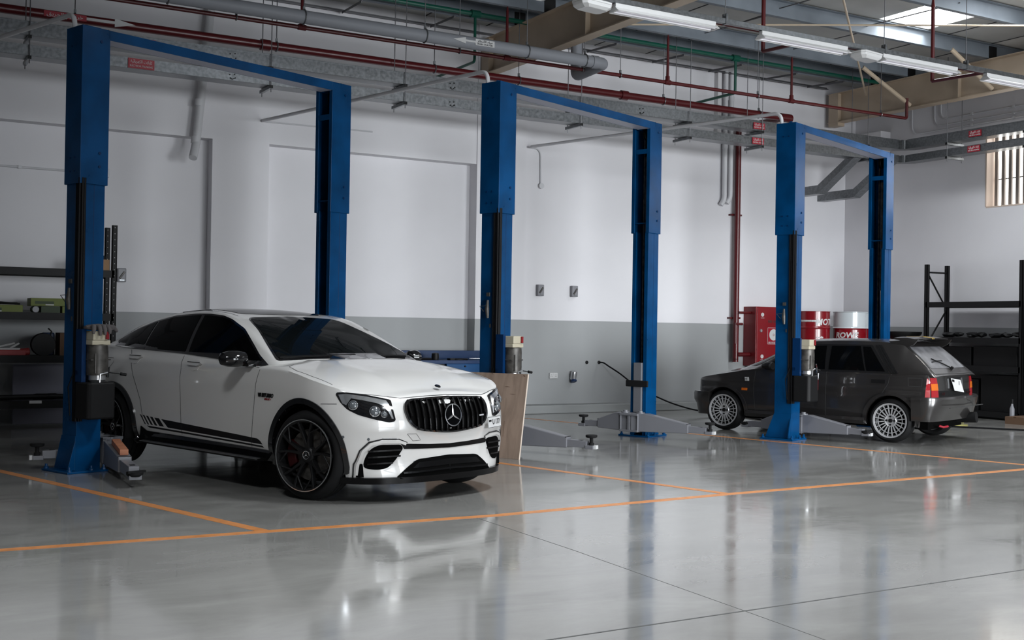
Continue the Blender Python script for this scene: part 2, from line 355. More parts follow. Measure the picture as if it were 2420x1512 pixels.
# ------------------------------------------------------------------ pipes
def hangers(t, pts, z, r, rodr=.006, top=5.9):
    for (x, y) in pts:
        b = MB(); b.tube([(x, y, z + r + .03), (x, y, top)], rodr, 6); rr = b.build('hanger_rod', 'rod', t)
        b = MB(); b.tube([(x, y + (r + .006) * cos(a * pi / 8), z + (r + .006) * sin(a * pi / 8)) for a in range(17)], .008, 6); b.box(x - .012, x + .012, y - .012, y + .012, z + r, z + r + .05)
        b.build('clamp', 'steel', rr)
t = thing('fire_main', 'thick dark red fire main running the length of the back wall', 'pipe')
b = MB(); ZA, YA = 4.885, 14.35
b.tube([(XL + .03, YA, ZA), (13.33, YA, ZA)], .055, 20)
for xx in (4.6, 10.2, -1.2): b.tube([(xx - .06, YA, ZA), (xx + .06, YA, ZA)], .072, 20)
b.tube(bend([(13.2, YA, ZA), (13.48, YA, ZA), (13.48, YB - .12, ZA), (13.48, YB - .12, .9), (13.48, YB - .12, .86)], .1), .052, 16)
b.tube([(13.36, YA, ZA), (13.6, YA, ZA)], .07, 18)
b.build('pipe', 'red', t, smooth=True)
hangers(t, [(4.75, YA), (7.0, YA), (8.35, YA), (10.95, YA), (12.9, YA), (2.3, YA)], ZA, .055)
b = MB()
for zz in (3.35, 1.55): b.box(13.38, 13.62, YB - .08, YB + .01, zz, zz + .03)
b.build('wall_bracket', 'red', t)
# label: red band with white arabic words and an arrow
lb = thing('pipe_marker', 'red pipe marker with white Arabic words and an arrow, far left on the fire main', 'pipe marker')
b = MB(); b.box(1.95, 2.42, YA - .062, YA - .058, ZA - .035, ZA + .035); b.build('band', 'signred', lb)
b = MB(); b.prism([(2.42, -.016), (2.74, -.016), (2.74, -.05), (2.98, .002), (2.74, .05), (2.74, .016), (2.42, .016)], YA - .064, YA - .06, Matrix(((1, 0, 0, 0), (0, 0, 1, 0), (0, 1, 0, ZA), (0, 0, 0, 1)))); b.build('arrow', 'signwhite', lb)
text_part('lettering', AR_HOSE, .06, face_M((2.18, YA - .065, ZA), (1, 0, 0), (0, -1, 0)), 'signwhite', lb, width=.40)

t = thing('sprinkler_pipe', 'thin dark red sprinkler pipe with upright drops, above the fire main', 'pipe'); YS, ZS = 13.6, 4.98
b = MB(); b.tube(bend([(XL + .03, YS, ZS), (15.52, YS, ZS), (15.52, YS, 5.32)], .04), .026, 12)
for xx in (-3.6, .5, 4.82, 7.72, 10.45, 12.9):
    b.tube([(xx - .05, YS, ZS), (xx + .05, YS, ZS)], .036, 12); b.tube([(xx, YS, ZS), (xx, YS, 5.62)], [.022, .018], 10); b.tube([(xx, YS, ZS), (xx, YS, ZS + .09)], .033, 12); b.tube([(xx, YS, 5.60), (xx, YS, 5.68)], [.022, .008], 8)
b.build('pipe', 'red', t, smooth=True)
hangers(t, [(4.0, YS), (7.0, YS), (8.95, YS), (12.2, YS), (14.9, YS), (9.6, YS)], ZS, .026)
t = thing('sprinkler_pipe', 'thin dark red sprinkler pipe running beside the strip light track', 'pipe')
b = MB(); b.tube([(XL + .03, 9.16, 4.47), (XR - .02, 9.16, 4.47)], .017, 10)
for xx in (8.95, 11.75): b.tube([(xx, 9.9, 4.5), (xx, 9.9, 5.45)], .024, 10); b.tube([(xx, 9.9, 5.43), (xx, 9.9, 5.56)], [.028, .01], 8); b.tube([(xx, 9.16, 4.47), (xx, 9.9, 4.5)], .02, 8)
b.build('pipe', 'red', t, smooth=True)

t = thing('rainwater_pipe', 'thick grey plastic rainwater pipe hanging in front of the sprinkler pipe', 'pipe'); YG, ZG = 13.2, 5.0
b = MB(); b.tube(bend([(XL + .03, YG, ZG), (9.05, YG, ZG), (9.05, YG + .72, ZG - .04), (9.05, YG + .72, 5.9)], .09), .08, 24)
for xx in (8.88,): b.tube([(xx - .05, YG, ZG), (xx + .05, YG, ZG)], .088, 24)
b.build('pipe', 'greypipe', t, smooth=True)
hangers(t, [(1.6, YG), (3.1, YG), (4.7, YG), (6.3, YG), (7.8, YG), (8.72, YG)], ZG, .082)
lb = thing('pipe_marker', 'white pipe marker with arrow and rain water wording on the grey pipe', 'pipe marker')
b = MB(); b.box(6.98, 7.26, YG - .087, YG - .083, ZG - .04, ZG + .04); b.build('band', 'signwhite', lb)
b = MB(); b.prism([(6.98, -.012), (6.84, -.012), (6.84, -.04), (6.66, .0), (6.84, .04), (6.84, .012), (6.98, .012)], YG - .087, YG - .083, Matrix(((1, 0, 0, 0), (0, 0, 1, 0), (0, 1, 0, ZG), (0, 0, 0, 1)))); b.build('arrow', 'signwhite', lb)
text_part('lettering', AR_RAIN, .04, face_M((7.12, YG - .089, ZG + .015), (1, 0, 0), (0, -1, 0)), 'black', lb, width=.22)
text_part('lettering', 'RAIN WATER', .03, face_M((7.12, YG - .089, ZG - .022), (1, 0, 0), (0, -1, 0)), 'black', lb, width=.22)

t = thing('water_pipe', 'green water pipe along the eaves with a branch down to the wall', 'pipe')
b = MB(); b.tube([(XL + .06, 14.3, 5.72), (15.6, 14.3, 5.72)], .032, 12)
b.tube(bend([(12.35, 14.3, 5.72), (12.35, 14.3, 5.16), (12.35, YB - .02, 5.16)], .05), .022, 10); b.tube(bend([(7.6, 14.3, 5.72), (7.6, 14.3, 5.05), (7.6, YB - .1, 5.05)], .05), .02, 10)
for xx in (12.35, 7.6): b.tube([(xx - .07, 14.3, 5.72), (xx + .07, 14.3, 5.72)], .055, 12)
b.build('pipe', 'green', t, smooth=True)

# white down pipe in front of the left pier, slightly out of plumb, with its open shoe
b = MB(); b.tube(bend([(4.22, YB - .22, 5.9), (4.02, YB - .22, 3.72), (3.95, YB - .34, 3.5)], .06), .055, 18)
for (x_, z_) in ((4.145, 5.1), (4.06, 4.3), (4.02, 3.8)): b.tube([(x_, YB - .22, z_), (x_ - .008, YB - .22, z_ - .09)], .062, 18)
tag(b.build('down_pipe', 'pvc', smooth=True), 'white plastic down pipe hanging on the back wall at the left', 'pipe')
for k, (xx, zb, lbl) in enumerate(((13.22, 3.62, 'left white waste pipe of the pair left of the red riser'), (13.35, 3.66, 'right white waste pipe of the pair left of the red riser'))):
    b = MB(); b.tube(bend([(xx, YB - .07, 5.85), (xx, YB - .07, zb), (xx - .06, YB - .05, zb - .1)], .06), .045, 14)
    for zz in (5.35, 4.5): b.tube([(xx, YB - .07, zz), (xx, YB - .07, zz + .07)], .051, 14)
    tag(b.build('waste_pipe', 'pvc', smooth=True), lbl, 'pipe')
b = MB(); b.box(13.02, 13.10, YB - .1, YB, 4.6, 5.8); tag(b.build('cable_duct', 'wallwhite'), 'narrow white cable duct rising left of the waste pipes', 'duct')

# ------------------------------------------------------------------ cable trunking in two tiers, turning along the right wall
YT, XT = 13.9, 15.78
for (z0, z1, tier) in ((4.515, 4.67, 'upper'), (4.285, 4.405, 'lower')):
    t = thing('cable_trunking', '%s galvanised cable trunking along the back and right walls' % tier, 'trunking', (0, 0, z0)); h = z1 - z0
    def run(pts, w=.25):
        b = MB(); ring = lambda p, d: [p, p + d * w, p + d * w + Vector((0, 0, h)), p + Vector((0, 0, h))]
        b.loft([ring(Vector(p), Vector(d)) for p, d in pts]); return b
    run([((XL + .03, YT, 0), (0, 1, 0)), ((XT - .06, YT, 0), (0, 1, 0)), ((XT, YT - .06, 0), (1, 0, 0)), ((XT, YF + .03, 0), (1, 0, 0))]).build('channel', 'steel', t, bevel=.004)
    b = MB(); b.box(XL + .03, XT - .1, YT - .006, YT + .256, h - .012, h + .004); b.box(XT - .006, XT + .256, YF + .03, YT - .1, h - .012, h + .004); b.build('lid', 'steel', t)
    b = MB(); b.box(XT - .075, XT - .03, YT - .05, YT - .035, 0, h, Matrix.Translation((0, 0, 0))); b.build('corner_joint', 'steel', t)
    for k, xx in enumerate((4.05, 7.05, 10.2)):
        b = MB()
        for dx, dz in ((-.03, .1), (.03, .11), (-.02, .04), (.04, .05)): b.lathe([(0, 0), (.008, 0), (.008, .01), (0, .01)], (xx + dx, YT - .002, dz * h / .17), (0, -1, 0), 8)
        b.tube([(xx - .03, YT - .008, .03), (xx, YT - .012, .015), (xx + .03, YT - .008, .03)], .004, 6); b.build('screw', 'black', t)
g = 'strut brackets hanging the trunking'
def bracket(x, y, ang, top=5.92, L=.42):
    t = thing('trunking_hanger', 'pair of slotted strut brackets on threaded rods under the cable trunking', 'bracket', (x, y, 4.285), ang, g)
    for z in (0.0, .23):
        b = MB(); b.box(-.02, .02, -.05, L - .05, z - .045, z - .003); st_ = b.build('strut', 'steel', t, bevel=.004)
        b = MB(); b.box(-.019, .019, -.053, -.050, z - .043, z - .005); b.build('strut_end', 'black', st_)
    for yy in (-.03, L - .09): b = MB(); b.tube([(0, yy, -.09), (0, yy, top - 4.285)], .006, 6); b.build('hanger_rod', 'rod', t)
    return t
br = bracket(4.53, YT, 0)
for xx in (1.75, 6.35, 9.12, 11.1, 12.55, 14.9): dup(br, (xx, YT, 4.285), 0)
for yy in (12.95, 11.5, 10.0): dup(br, (XT, yy, 4.285), R(-90))
def label_plate(x, y, z, xd, nd, lbl, w=.30, h=.115):
    t = thing('warning_label', lbl, 'label', (0, 0, 0)); M = face_M((x, y, z), xd, nd)
    b = MB(); b.m = M; b.box(-w / 2, w / 2, -h / 2, h / 2, 0, .003); b.build('plate', 'signred', t)
    text_part('lettering', AR_TRUNK, .05, M @ Matrix.Translation((0, h * .2, .004)), 'signwhite', t, width=w * .82)
    text_part('lettering', 'ELECTRICAL TRUNKING', .03, M @ Matrix.Translation((0, -h * .25, .004)), 'signwhite', t, width=w * .86)
f = (1, 0, 0); n = (0, -1, 0)
label_plate(2.98, YT - .012, 4.585, f, n, 'red electrical trunking label on the upper trunking, half hidden by the left crossbar')
label_plate(2.97, YT - .012, 4.345, f, n, 'red electrical trunking label on the lower trunking below the left crossbar')
label_plate(12.5, YT - .012, 4.585, f, n, 'red electrical trunking label on the upper trunking, left of the right-hand lift', .24, .1)
label_plate(12.48, YT - .012, 4.345, f, n, 'red electrical trunking label on the lower trunking, left of the right-hand lift', .24, .1)
label_plate(XT - .012, 12.42, 4.59, (0, -1, 0), (-1, 0, 0), 'red electrical trunking label on the upper trunking of the right wall', .24, .1)
label_plate(XT - .012, 12.44, 4.345, (0, -1, 0), (-1, 0, 0), 'red electrical trunking label on the lower trunking of the right wall', .24, .1)
# two square ducts cranking from the trunking into the wall
for xx, lbl in ((14.72, 'left cranked grey duct from the trunking into the back wall'), (15.58, 'right cranked grey duct from the trunking into the back wall')):
    b = MB(); rg = lambda y, z, dy, dz: [Vector((xx - .09, y + dy, z + dz)), Vector((xx + .09, y + dy, z + dz)), Vector((xx + .09, y - dy, z - dz)), Vector((xx - .09, y - dy, z - dz))]
    b.loft([rg(14.02, 4.28, .1, 0.0), rg(14.75, 3.82, .0, .075), rg(YB - .002, 3.82, 0, .075)]); b.build('d', 'steel')
    o = bpy.data.objects[-1] if False else COL.objects[-1]; o.name = 'square_duct'; tag(o, lbl, 'duct')

# small bore conduits on the walls
def conduit(pts, r, lbl, mt='pvc', rad=.08, clips=()):
    t = thing('conduit', lbl, 'conduit'); b = MB(); b.tube(bend(pts, rad), r, 10); b.build('tube', mt, t, smooth=True)
    for (x, y, z) in clips: b = MB(); b.box(x - .02, x + .02, y - .02, y + .02, z - .02, z + .02); b.build('clip', mt, t)
conduit([(XL + .03, YB + .13, 3.26), (2.9, YB + .13, 3.26)], .014, 'thin white conduit along the first wall bay', clips=((.5, YB + .13, 3.26), (1.9, YB + .13, 3.26)))
b = MB(); b.box(2.86, 2.98, YB + .07, YB + .15, 3.21, 3.32); tag(b.build('junction_box', 'pvc', bevel=.006), 'small white junction box at the end of the left wall conduit', 'junction box')
conduit([(9.26, YB - .02, 4.17), (9.50, YB - .02, 4.165), (9.51, YB - .02, 3.62)], .012, 'short white conduit bending down the wall beside the middle lift', rad=.12)
b = MB(); b.lathe([(0, 0), (.04, 0), (.045, .02), (.045, .05), (0, .05)], (9.515, YB, 3.58), (0, -1, 0), 20, caps=False); tag(b.build('junction_box', 'pvc', smooth=True), 'round white junction box at the foot of the short wall conduit', 'junction box')
conduit([(4.95, YB - .085, 4.12), (6.6, YB - .085, 4.14)], .010, 'thin white conduit on the wall behind the left lift')
for k, (yy, z0, dd) in enumerate(((14.26, 4.88, 'lowest'), (13.77, 4.96, 'middle'), (13.64, 5.06, 'highest'))):
    conduit([(XR - .03, yy, 5.9), (XR - .03, yy, z0), (XR - .03, 4.0, z0)], .012, '%s of three white conduits bending along the right wall' % dd, rad=.16, clips=((XR - .03, 13.0, z0), (XR - .03, 12.2, z0)))

# ------------------------------------------------------------------ strip lights on their track
t = thing('light_track', 'long galvanised track carrying the strip lights overhead', 'light track', (0, 9.0, 4.42))
b = MB(); b.box(XL + .03, XR - .02, -.022, .022, .0, .052); b.build('channel', 'steel', t, bevel=.003)
for xx in (7.63, 9.9, 11.25, 12.9, 5.2, 2.5):
    b = MB(); b.tube([(xx, 0, .1), (xx, 0, 1.5)], .005, 6); r_ = b.build('hanger_rod', 'rod', t)
    b = MB(); b.box(xx - .012, xx + .012, -.03, .03, -.006, .1); b.tube([(xx - .03, 0, .085), (xx + .03, 0, .105)], .01, 6); b.build('clip', 'steel', r_)
def strip_light(x, lbl):
    t = thing('strip_light', lbl, 'strip light', (x, 9.0, 4.42), 0, 'twin tube strip lights on the track'); L = .61
    b = MB(); b.box(-L, L, -.028, .028, -.045, -.001); b.build('housing', 'white', t, bevel=.004)
    b = MB(); b.prism([(-.075, -.078), (-.03, -.045), (.03, -.045), (.075, -.078), (.072, -.082), (.028, -.051), (-.028, -.051), (-.072, -.082)], -L, L, Matrix(((0, 0, 1, 0), (1, 0, 0, 0), (0, 1, 0, 0), (0, 0, 0, 1)))); b.build('reflector', 'white', t)
    for s in (-1, 1):
        b = MB(); b.tube([(-L + .02, s * .036, -.068), (L - .02, s * .036, -.068)], .012, 12); b.build('tube', 'tube', t, smooth=True)
        b = MB(); b.prism([(-.075, -.078), (-.03, -.04), (.03, -.04), (.075, -.078), (0, -.083)], s * L - .01, s * L + .01, Matrix(((0, 0, 1, 0), (1, 0, 0, 0), (0, 1, 0, 0), (0, 0, 0, 1)))); b.build('end_cap', 'white', t)
    return t
sl = strip_light(6.88, 'twin tube strip light crossing the tan rafter at the top middle')
dup(sl, (8.71, 9.0, 4.42), 0, 'twin tube strip light left of the white emergency light')
dup(sl, (10.47, 9.0, 4.42), 0, 'twin tube strip light right of the white emergency light, below the roof light')
dup(sl, (12.2, 9.0, 4.42), 0, 'twin tube strip light cut by the right edge of the picture')
for xx, nm in ((2.9, 'second'), (4.9, 'nearest'), (1.0, 'third')): dup(sl, (xx, 9.0, 4.42), 0, nm + ' twin tube strip light off to the left of the picture')
def em_light(x, lbl):
    t = thing('emergency_light', lbl, 'emergency light', (x, 9.0, 4.40), R(8))
    rg = lambda s, z: [Vector((a * s, b_ * s, z)) for a, b_ in ((-.19, -.07), (-.15, -.11), (.15, -.11), (.19, -.07), (.19, .07), (.15, .11), (-.15, .11), (-.19, .07))]
    b = MB(); b.loft([rg(.8, 0), rg(1, -.012), rg(1, -.03)]); b.build('base', 'white', t, bevel=.004)
    b = MB(); b.loft([rg(.99, -.03), rg(.94, -.06), rg(.7, -.088)]); b.build('diffuser', 'white', t, bevel=.006)
    return t
em_light(9.62, 'white emergency light unit clipped on the track between two strip lights')
em_light(6.02, 'white emergency light unit cut by the top edge of the picture')

# ------------------------------------------------------------------ painted lines and joints
def strip(pts, w, z, name, mt):
    b = MB(); pts = [Vector((*p, 0)) for p in pts]; L_, R_ = [], []
    for i, p in enumerate(pts):
        d = (pts[min(i + 1, len(pts) - 1)] - pts[max(i - 1, 0)]).normalized(); nn = Vector((-d.y, d.x, 0)) * w / 2
        L_.append(p + nn + Vector((0, 0, z))); R_.append(p - nn + Vector((0, 0, z)))
    b.loft([[l, r, r - Vector((0, 0, z)), l - Vector((0, 0, z))] for l, r in zip(L_, R_)]); return struct(b.build(name, mt))
strip([(XL, 7.3), (.8, 7.26), (4.02, 7.15), (6.3, 7.3), (10.25, 7.44), (XR, 7.6)], .085, .0015, 'trim_1', 'orange')
strip([(2.37, 7.22), (1.22, 11.05), (.02, 15.0)], .085, .0014, 'trim_2', 'orange')
strip([(6.3, 7.32), (5.59, 9.99), (4.25, 15.0)], .085, .0014, 'trim_3', 'orange')
strip([(10.67, 7.45), (8.735, 14.68)], .085, .0014, 'trim_4', 'orange')
strip([(XL, 4.12), (2.6, 4.2), (5.85, 4.24), (XR, 4.5)], .012, .0008, 'trim_5', 'joint')
strip([(3.86, 7.2), (3.83, 5.83), (3.75, 4.27), (3.71, 3.6), (3.6, 1.0)], .004, .0008, 'trim_6', 'joint')
# ================================================================== TWO POST LIFTS (local x runs from the near to the far post)
def c_channel(b, x0, x1, y0, y1, z0, z1, side, lip=.05, t=.012):
    """hollow post open on the side given: +1 opens towards +x, -1 towards -x"""
    if side > 0: P = [(x1, y0 + lip), (x1, y0), (x0, y0), (x0, y1), (x1, y1), (x1, y1 - lip), (x1 - t, y1 - lip), (x1 - t, y1 - t), (x0 + t, y1 - t), (x0 + t, y0 + t), (x1 - t, y0 + t), (x1 - t, y0 + lip)]
    else: P = [(x0, y0 + lip), (x0, y0), (x1, y0), (x1, y1), (x0, y1), (x0, y1 - lip), (x0 + t, y1 - lip), (x0 + t, y1 - t), (x1 - t, y1 - t), (x1 - t, y0 + t), (x0 + t, y0 + t), (x0 + t, y0 + lip)]
    return b.prism(P, z0, z1)
def arm(t, root, tip, ext=.62, h0=.20, h1=.10, zb=.10, padz=.235, kind='pad', wood=False):
    """swing arm: tapered box, telescopic end piece, round pad on a screw"""
    r, p = Vector((*root, 0)), Vector((*tip, 0)); d = (p - r); L = d.length; d.normalize(); n = Vector((-d.y, d.x, 0))
    def sec(s, w, z0, z1): c = r + d * s; return [c - n * w + Vector((0, 0, z0)), c + n * w + Vector((0, 0, z0)), c + n * w + Vector((0, 0, z1)), c - n * w + Vector((0, 0, z1))]
    b = MB(); b.loft([sec(-.10, .07, zb - .02, zb + h0), sec(.10, .07, zb - .02, zb + h0), sec(L * ext, .055, zb - .01, zb + h1)])
    a = b.build('swing_arm', 'armgrey', t, bevel=.008)
    b = MB(); b.lathe([(0, 0), (.055, 0), (.055, .012), (.03, .012), (.03, .03), (0, .03)], r + Vector((0, 0, zb + h0)), (0, 0, 1), 20); b.build('pivot_pin', 'armgrey', a, smooth=True)
    b = MB(); b.loft([sec(L * ext - .08, .042, zb, zb + h1 - .02), sec(L - .03, .042, zb, zb + h1 - .03)]); b.loft([sec(L - .04, .05, zb - .01, zb + .028), sec(L + .05, .05, zb - .01, zb + .028)])
    b.build('extension', 'armgrey', a, bevel=.004)
    b = MB(); b.loft([sec(L * ext - .02, .057, zb + h1 - .002, zb + h1 + .004), sec(L * ext - .005, .057, zb + h1 - .002, zb + h1 + .004)]); b.loft([sec(L - .14, .02, zb + h1 - .034, zb + h1 - .026), sec(L - .09, .02, zb + h1 - .034, zb + h1 - .026)]); b.build('stop_mark', 'black', a)
    b = MB(); c = r + d * (L + .01)
    if kind == 'pad':
        b.lathe([(0, zb + .02), (.028, zb + .02), (.028, zb + .055), (.018, zb + .055), (.018, padz - .03), (.045, padz - .03), (.06, padz - .022), (.062, padz - .004), (.058, padz), (0, padz)], (c.x, c.y, 0), (0, 0, 1), 24)
    else:
        b.lathe([(0, zb + .015), (.05, zb + .015), (.066, zb + .03), (.068, zb + .05), (.05, zb + .055), (.04, zb + .045), (0, zb + .045)], (c.x, c.y, 0), (0, 0, 1), 24)
        b.box(-.08, .08, -.035, -.01, zb + .045, zb + .062, Matrix.Translation(c - Vector((0, 0, 0))) )
    b.build('lifting_pad', 'rubber', a, smooth=True, angle=40)
    if not wood: b = MB(); b.loft([sec(L + .05, .03, zb - .008, zb + .03), sec(L + .075, .03, zb - .008, zb + .03)]); b.build('end_tab', 'white', a)
    return a
def lift(label, loc, near_arms, far_arms, glove=False, sleeve=2.54, H=3.93, D=2.89, up=True):
    t = thing('two_post_lift', label, 'car lift', (loc[0], loc[1], 0), R(20.3), 'blue two post car lifts')
    w, d = .27, .265
    for side, x0 in ((1, 0.0), (-1, D)):
        xi, xo = x0 + .018, x0 + w - .018
        b = MB(); c_channel(b, xi, xo, .018, d - .018, .015, sleeve + .02, side)
        # folded seam down the outer face and the flared foot
        b.box(x0 + w * .55 - .003, x0 + w * .55 + .003, .0165, .019, .6, sleeve, mi=1)
        fx = x0 + .01 if side > 0 else x0 + w - .02
        foot = [(.018, .02), (.018, .32), (d - .018, .32), (d + .10, .02)]
        b.prism(foot, fx, fx + .012, Matrix(((0, 0, 1, 0), (1, 0, 0, 0), (0, 1, 0, 0), (0, 0, 0, 1))))
        b.prism([(xi, .02), (xi, .30), (xi - .075 if side > 0 else xi, .02)] if side > 0 else [(xo, .02), (xo, .30), (xo + .075, .02)], .02, .032, Matrix(((1, 0, 0, 0), (0, 0, 1, 0), (0, 1, 0, 0), (0, 0, 0, 1))))
        col = b.build('column', ['blue', 'bluedk'], t, bevel=.004)
        b = MB(); bx = (x0 - .10, x0 + w + .02) if side > 0 else (x0 - .04, x0 + w + .12)
        b.box(bx[0], bx[1], -.06, d + .12, 0, .018); bp = b.build('base_plate', 'blue', t, bevel=.003)
        for (ax, ay) in ((bx[0] + .03, -.035), (bx[1] - .03, -.035), (bx[0] + .03, d + .09), (bx[1] - .03, d + .09), (x0 + w / 2, -.04)):
            b = MB(); b.lathe([(0, .018), (.022, .018), (.022, .034), (.012, .036), (.012, .06), (0, .06)], (ax, ay, 0), (0, 0, 1), 8); b.build('anchor_bolt', 'blue', bp)
        b = MB(); c_channel(b, x0, x0 + w, 0, d, sleeve, H, side, lip=.048)
        yb = .045
        for zz in (H - .36, H - .37 - .0): pass
        xf = x0 + w - .014 if side > 0 else x0 + .002
        b.box(xf, xf + .012, .04, d - .04, H - .40, H - .34)
        b.box(x0 + .012, x0 + w - .012, .012, d - .012, H - .03, H - .02)
        b.build('head_sleeve', 'blue', t, bevel=.004)
        b = MB()
        for (zz, yy) in ((H - .12, .05), (sleeve + .28, .06), (sleeve + .16, .07)):
            b.lathe([(0, 0), (.013, 0), (.013, .008), (0, .008)], (x0 + w * .68, 0, zz), (0, -1, 0), 10)
            if side > 0: b.lathe([(0, 0), (.009, 0), (.009, .006), (0, .006)], (x0, d * .35, zz - .05), (-1, 0, 0), 10); b.lathe([(0, 0), (.009, 0), (.009, .006), (0, .006)], (x0, d * .62, zz - .05), (-1, 0, 0), 10)
        b.build('bolt', 'bluedk', t)['kind'] = 'stuff'
        # carriage inside the post, cylinder rod, chain
        cx0, cx1 = (x0 + .05, x0 + w + .01) if side > 0 else (x0 - .01, x0 + w - .05)
        cs = 1 if side > 0 else -1; fxx = x0 + w if side > 0 else x0
        b = MB(); b.box(min(cx0, cx1), max(cx0, cx1), .075, d - .075, .30, .92)
        b.box(min(fxx, fxx + cs * .2), max(fxx, fxx + cs * .2), .0, d, .27, .295)
        b.box(min(fxx, fxx + cs * .2), max(fxx, fxx + cs * .2), .0, d, .07, .095)
        b.box(min(fxx, fxx + cs * .03), max(fxx, fxx + cs * .03), .0, d, .07, .29)
        for yy in (0.0, d / 2 - .02, d - .014): b.box(min(fxx + cs * .02, fxx + cs * .19), max(fxx + cs * .02, fxx + cs * .19), yy, yy + (.014 if yy != d / 2 - .02 else .04), .09, .28)
        ca = b.build('carriage', 'armgrey', t, bevel=.004)
        b = MB(); b.box(fxx + (.002 if side > 0 else -.03) , fxx + (.03 if side > 0 else -.002), -.03, d + .03, .62, .70); b.build('rubber_guard', 'rubber', ca, bevel=.01)
        b = MB(); b.tube([(x0 + w / 2 + cs * .04, d * .38, .9), (x0 + w / 2 + cs * .04, d * .38, 1.95)], .011, 10); b.build('piston_rod', 'chrome', t)
        b = MB(); b.tube([(x0 + w / 2, d * .42, 1.95), (x0 + w / 2, d * .42, H - .42)], .034, 14); b.box(x0 + w / 2 - .02, x0 + w / 2 + .02, d * .55, d * .62, .9, H - .2); b.build('cylinder', 'motor', t)
        b = MB(); b.box(x0 + .03, x0 + w - .03, .03, d - .03, 2.66, 2.672); b.build('cross_plate', 'blue', t)
        b = MB(); b.lathe([(0, -.02), (.075, -.02), (.08, -.008), (.06, 0), (.08, .008), (.075, .02), (0, .02)], (x0 + w / 2, d / 2, H - .14), (0, 1, 0), 20); b.build('pulley', 'black', t)
    # overhead crossbar: blue folded channel, pale grey underside
    b = MB(); b.box(w - .02, D + .12, .0, .012, H - .09, H); b.box(w - .02, D + .12, d - .08, d - .068, H - .09, H); b.box(w - .02, D + .12, 0, d - .068, H - .012, H - .0)
    cb = b.build('crossbar', 'blue', t, bevel=.003)
    b = MB(); b.box(w, D, .012, d - .08, H - .09, H - .082); b.build('underside', mat('pale_grey_primer', (0.42, 0.43, 0.52), .5), cb)
    # hydraulic hoses down the outer corner, safety release, power unit
    b = MB()
    for k, (hx, hy) in enumerate(((.012, .062), (.012, .038), (.008, .014), (.030, .004), (.052, .006))): b.tube([(hx, hy, .45), (hx, hy, sleeve + .05)], .012, 8)
    b.tube([(.0, .03, .9), (-.03, .08, .75), (-.02, .06, .5)], .006, 6); b.tube([(.03, -.005, 1.25), (.05, -.06, 1.05), (.06, -.08, .95)], .008, 6)
    b.build('hydraulic_hose', 'cable', t, smooth=True)
    b = MB(); b.box(-.012, .002, .10, .14, 1.66, 1.70); b.tube([(-.012, .12, 1.62), (-.02, .12, 1.52), (-.016, .115, 1.43)], [.012, .024, .014], 10); b.tube([(-.02, .13, 1.56), (-.05, .20, 1.555), (-.03, .16, 1.50)], .004, 6)
    b.box(-.006, .0, .085, .10, 1.33, 1.37); b.build('safety_release', 'motor', t, smooth=True, angle=50)
    pu = obj_pu = thing('power_unit', None, None); pu.parent = t
    for k in ('label', 'category'):
        if k in pu: del pu[k]
    cx, cy = .12, -.13
    b = MB(); b.box(-.01, .03, -.10, .0, .80, 1.26); b.box(-.01, .22, -.035, .0, .86, .90); b.build('mounting_plate', 'bluedk', pu)
    b = MB(); b.lathe([(0, .86), (.088, .86), (.092, .9), (.092, 1.07), (.088, 1.12), (.07, 1.13), (0, 1.13)], (cx, cy, 0), (0, 0, 1), 28); b.box(cx - .095, cx + .095, cy - .06, cy + .06, .99, 1.0)
    b.tube([(cx - .06, cy - .075, .88), (cx - .06, cy - .075, 1.05)], .008, 6); b.build('motor', 'motor', pu, smooth=True)
    b = MB(); b.box(cx - .09, cx + .085, cy - .07, cy + .06, 1.125, 1.165); b.box(cx - .085, cx + .055, cy - .075, cy + .06, 1.165, 1.245); b.build('switch_box', 'ivory', pu, bevel=.006)
    b = MB(); b.box(cx + .03, cx + .058, cy - .09, cy - .0, 1.175, 1.24); b.lathe([(0, 0), (.03, 0), (.03, .018), (0, .022)], (cx + .058, cy - .04, 1.205), (1, -.3, 0), 20); b.build('switch_knob', 'redbox', pu, smooth=True, angle=40)
    b = MB(); b.lathe([(0, .80), (.06, .80), (.075, .82), (.075, .87), (0, .87)], (cx, cy, 0), (0, 0, 1), 20); b.tube([(cx - .02, cy - .08, .80), (cx - .02, cy - .085, .87), (cx + .05, cy - .085, .885)], .009, 8); b.build('valve_block', 'alu', pu, smooth=True)
    b = MB(); b.tube([(cx + .08, cy - .03, .84), (cx + .1, cy - .03, .93)], [.014, .006], 8); b.tube([(cx + .08, cy - .03, .885), (cx + .22, cy - .05, .865)], .005, 8); b.tube([(cx + .2, cy - .048, .868), (cx + .25, cy - .055, .86)], .014, 10); b.build('lever', 'black', pu, smooth=True)
    b = MB(); b.prism([(cx - .14, -.02), (cx - .14, -.21), (cx - .11, -.235), (cx + .10, -.235), (cx + .13, -.21), (cx + .13, -.02)], .48, .80); b.build('oil_tank', 'tank', pu, bevel=.015)
    if up:
        b = MB(); b.tube(bend([(.05, .22, H - .02), (.05, .22, H + .14), up], .12, 8), .022, 12); b.build('air_line', 'pvc', t, smooth=True)
    b = MB(); b.lathe([(0, 0), (.03, 0), (.02, .03), (0, .035)], (.10, .12, H), (0, 0, 1), 10); b.box(.06, .2, .04, .2, H - .002, H + .012); b.build('head_cap', 'blue', t)
    for a in near_arms: arm(t, **a)
    for a in far_arms: arm(t, **a)
    return t
def loc_of(loc, p):
    a = R(20.3); dx, dy = p[0] - loc[0], p[1] - loc[1]; return (dx * cos(a) + dy * sin(a), -dx * sin(a) + dy * cos(a), p[2])
D = 2.89
l1, l2, l3 = (1.774, 10.654), (5.942, 10.588), (10.145, 10.605)
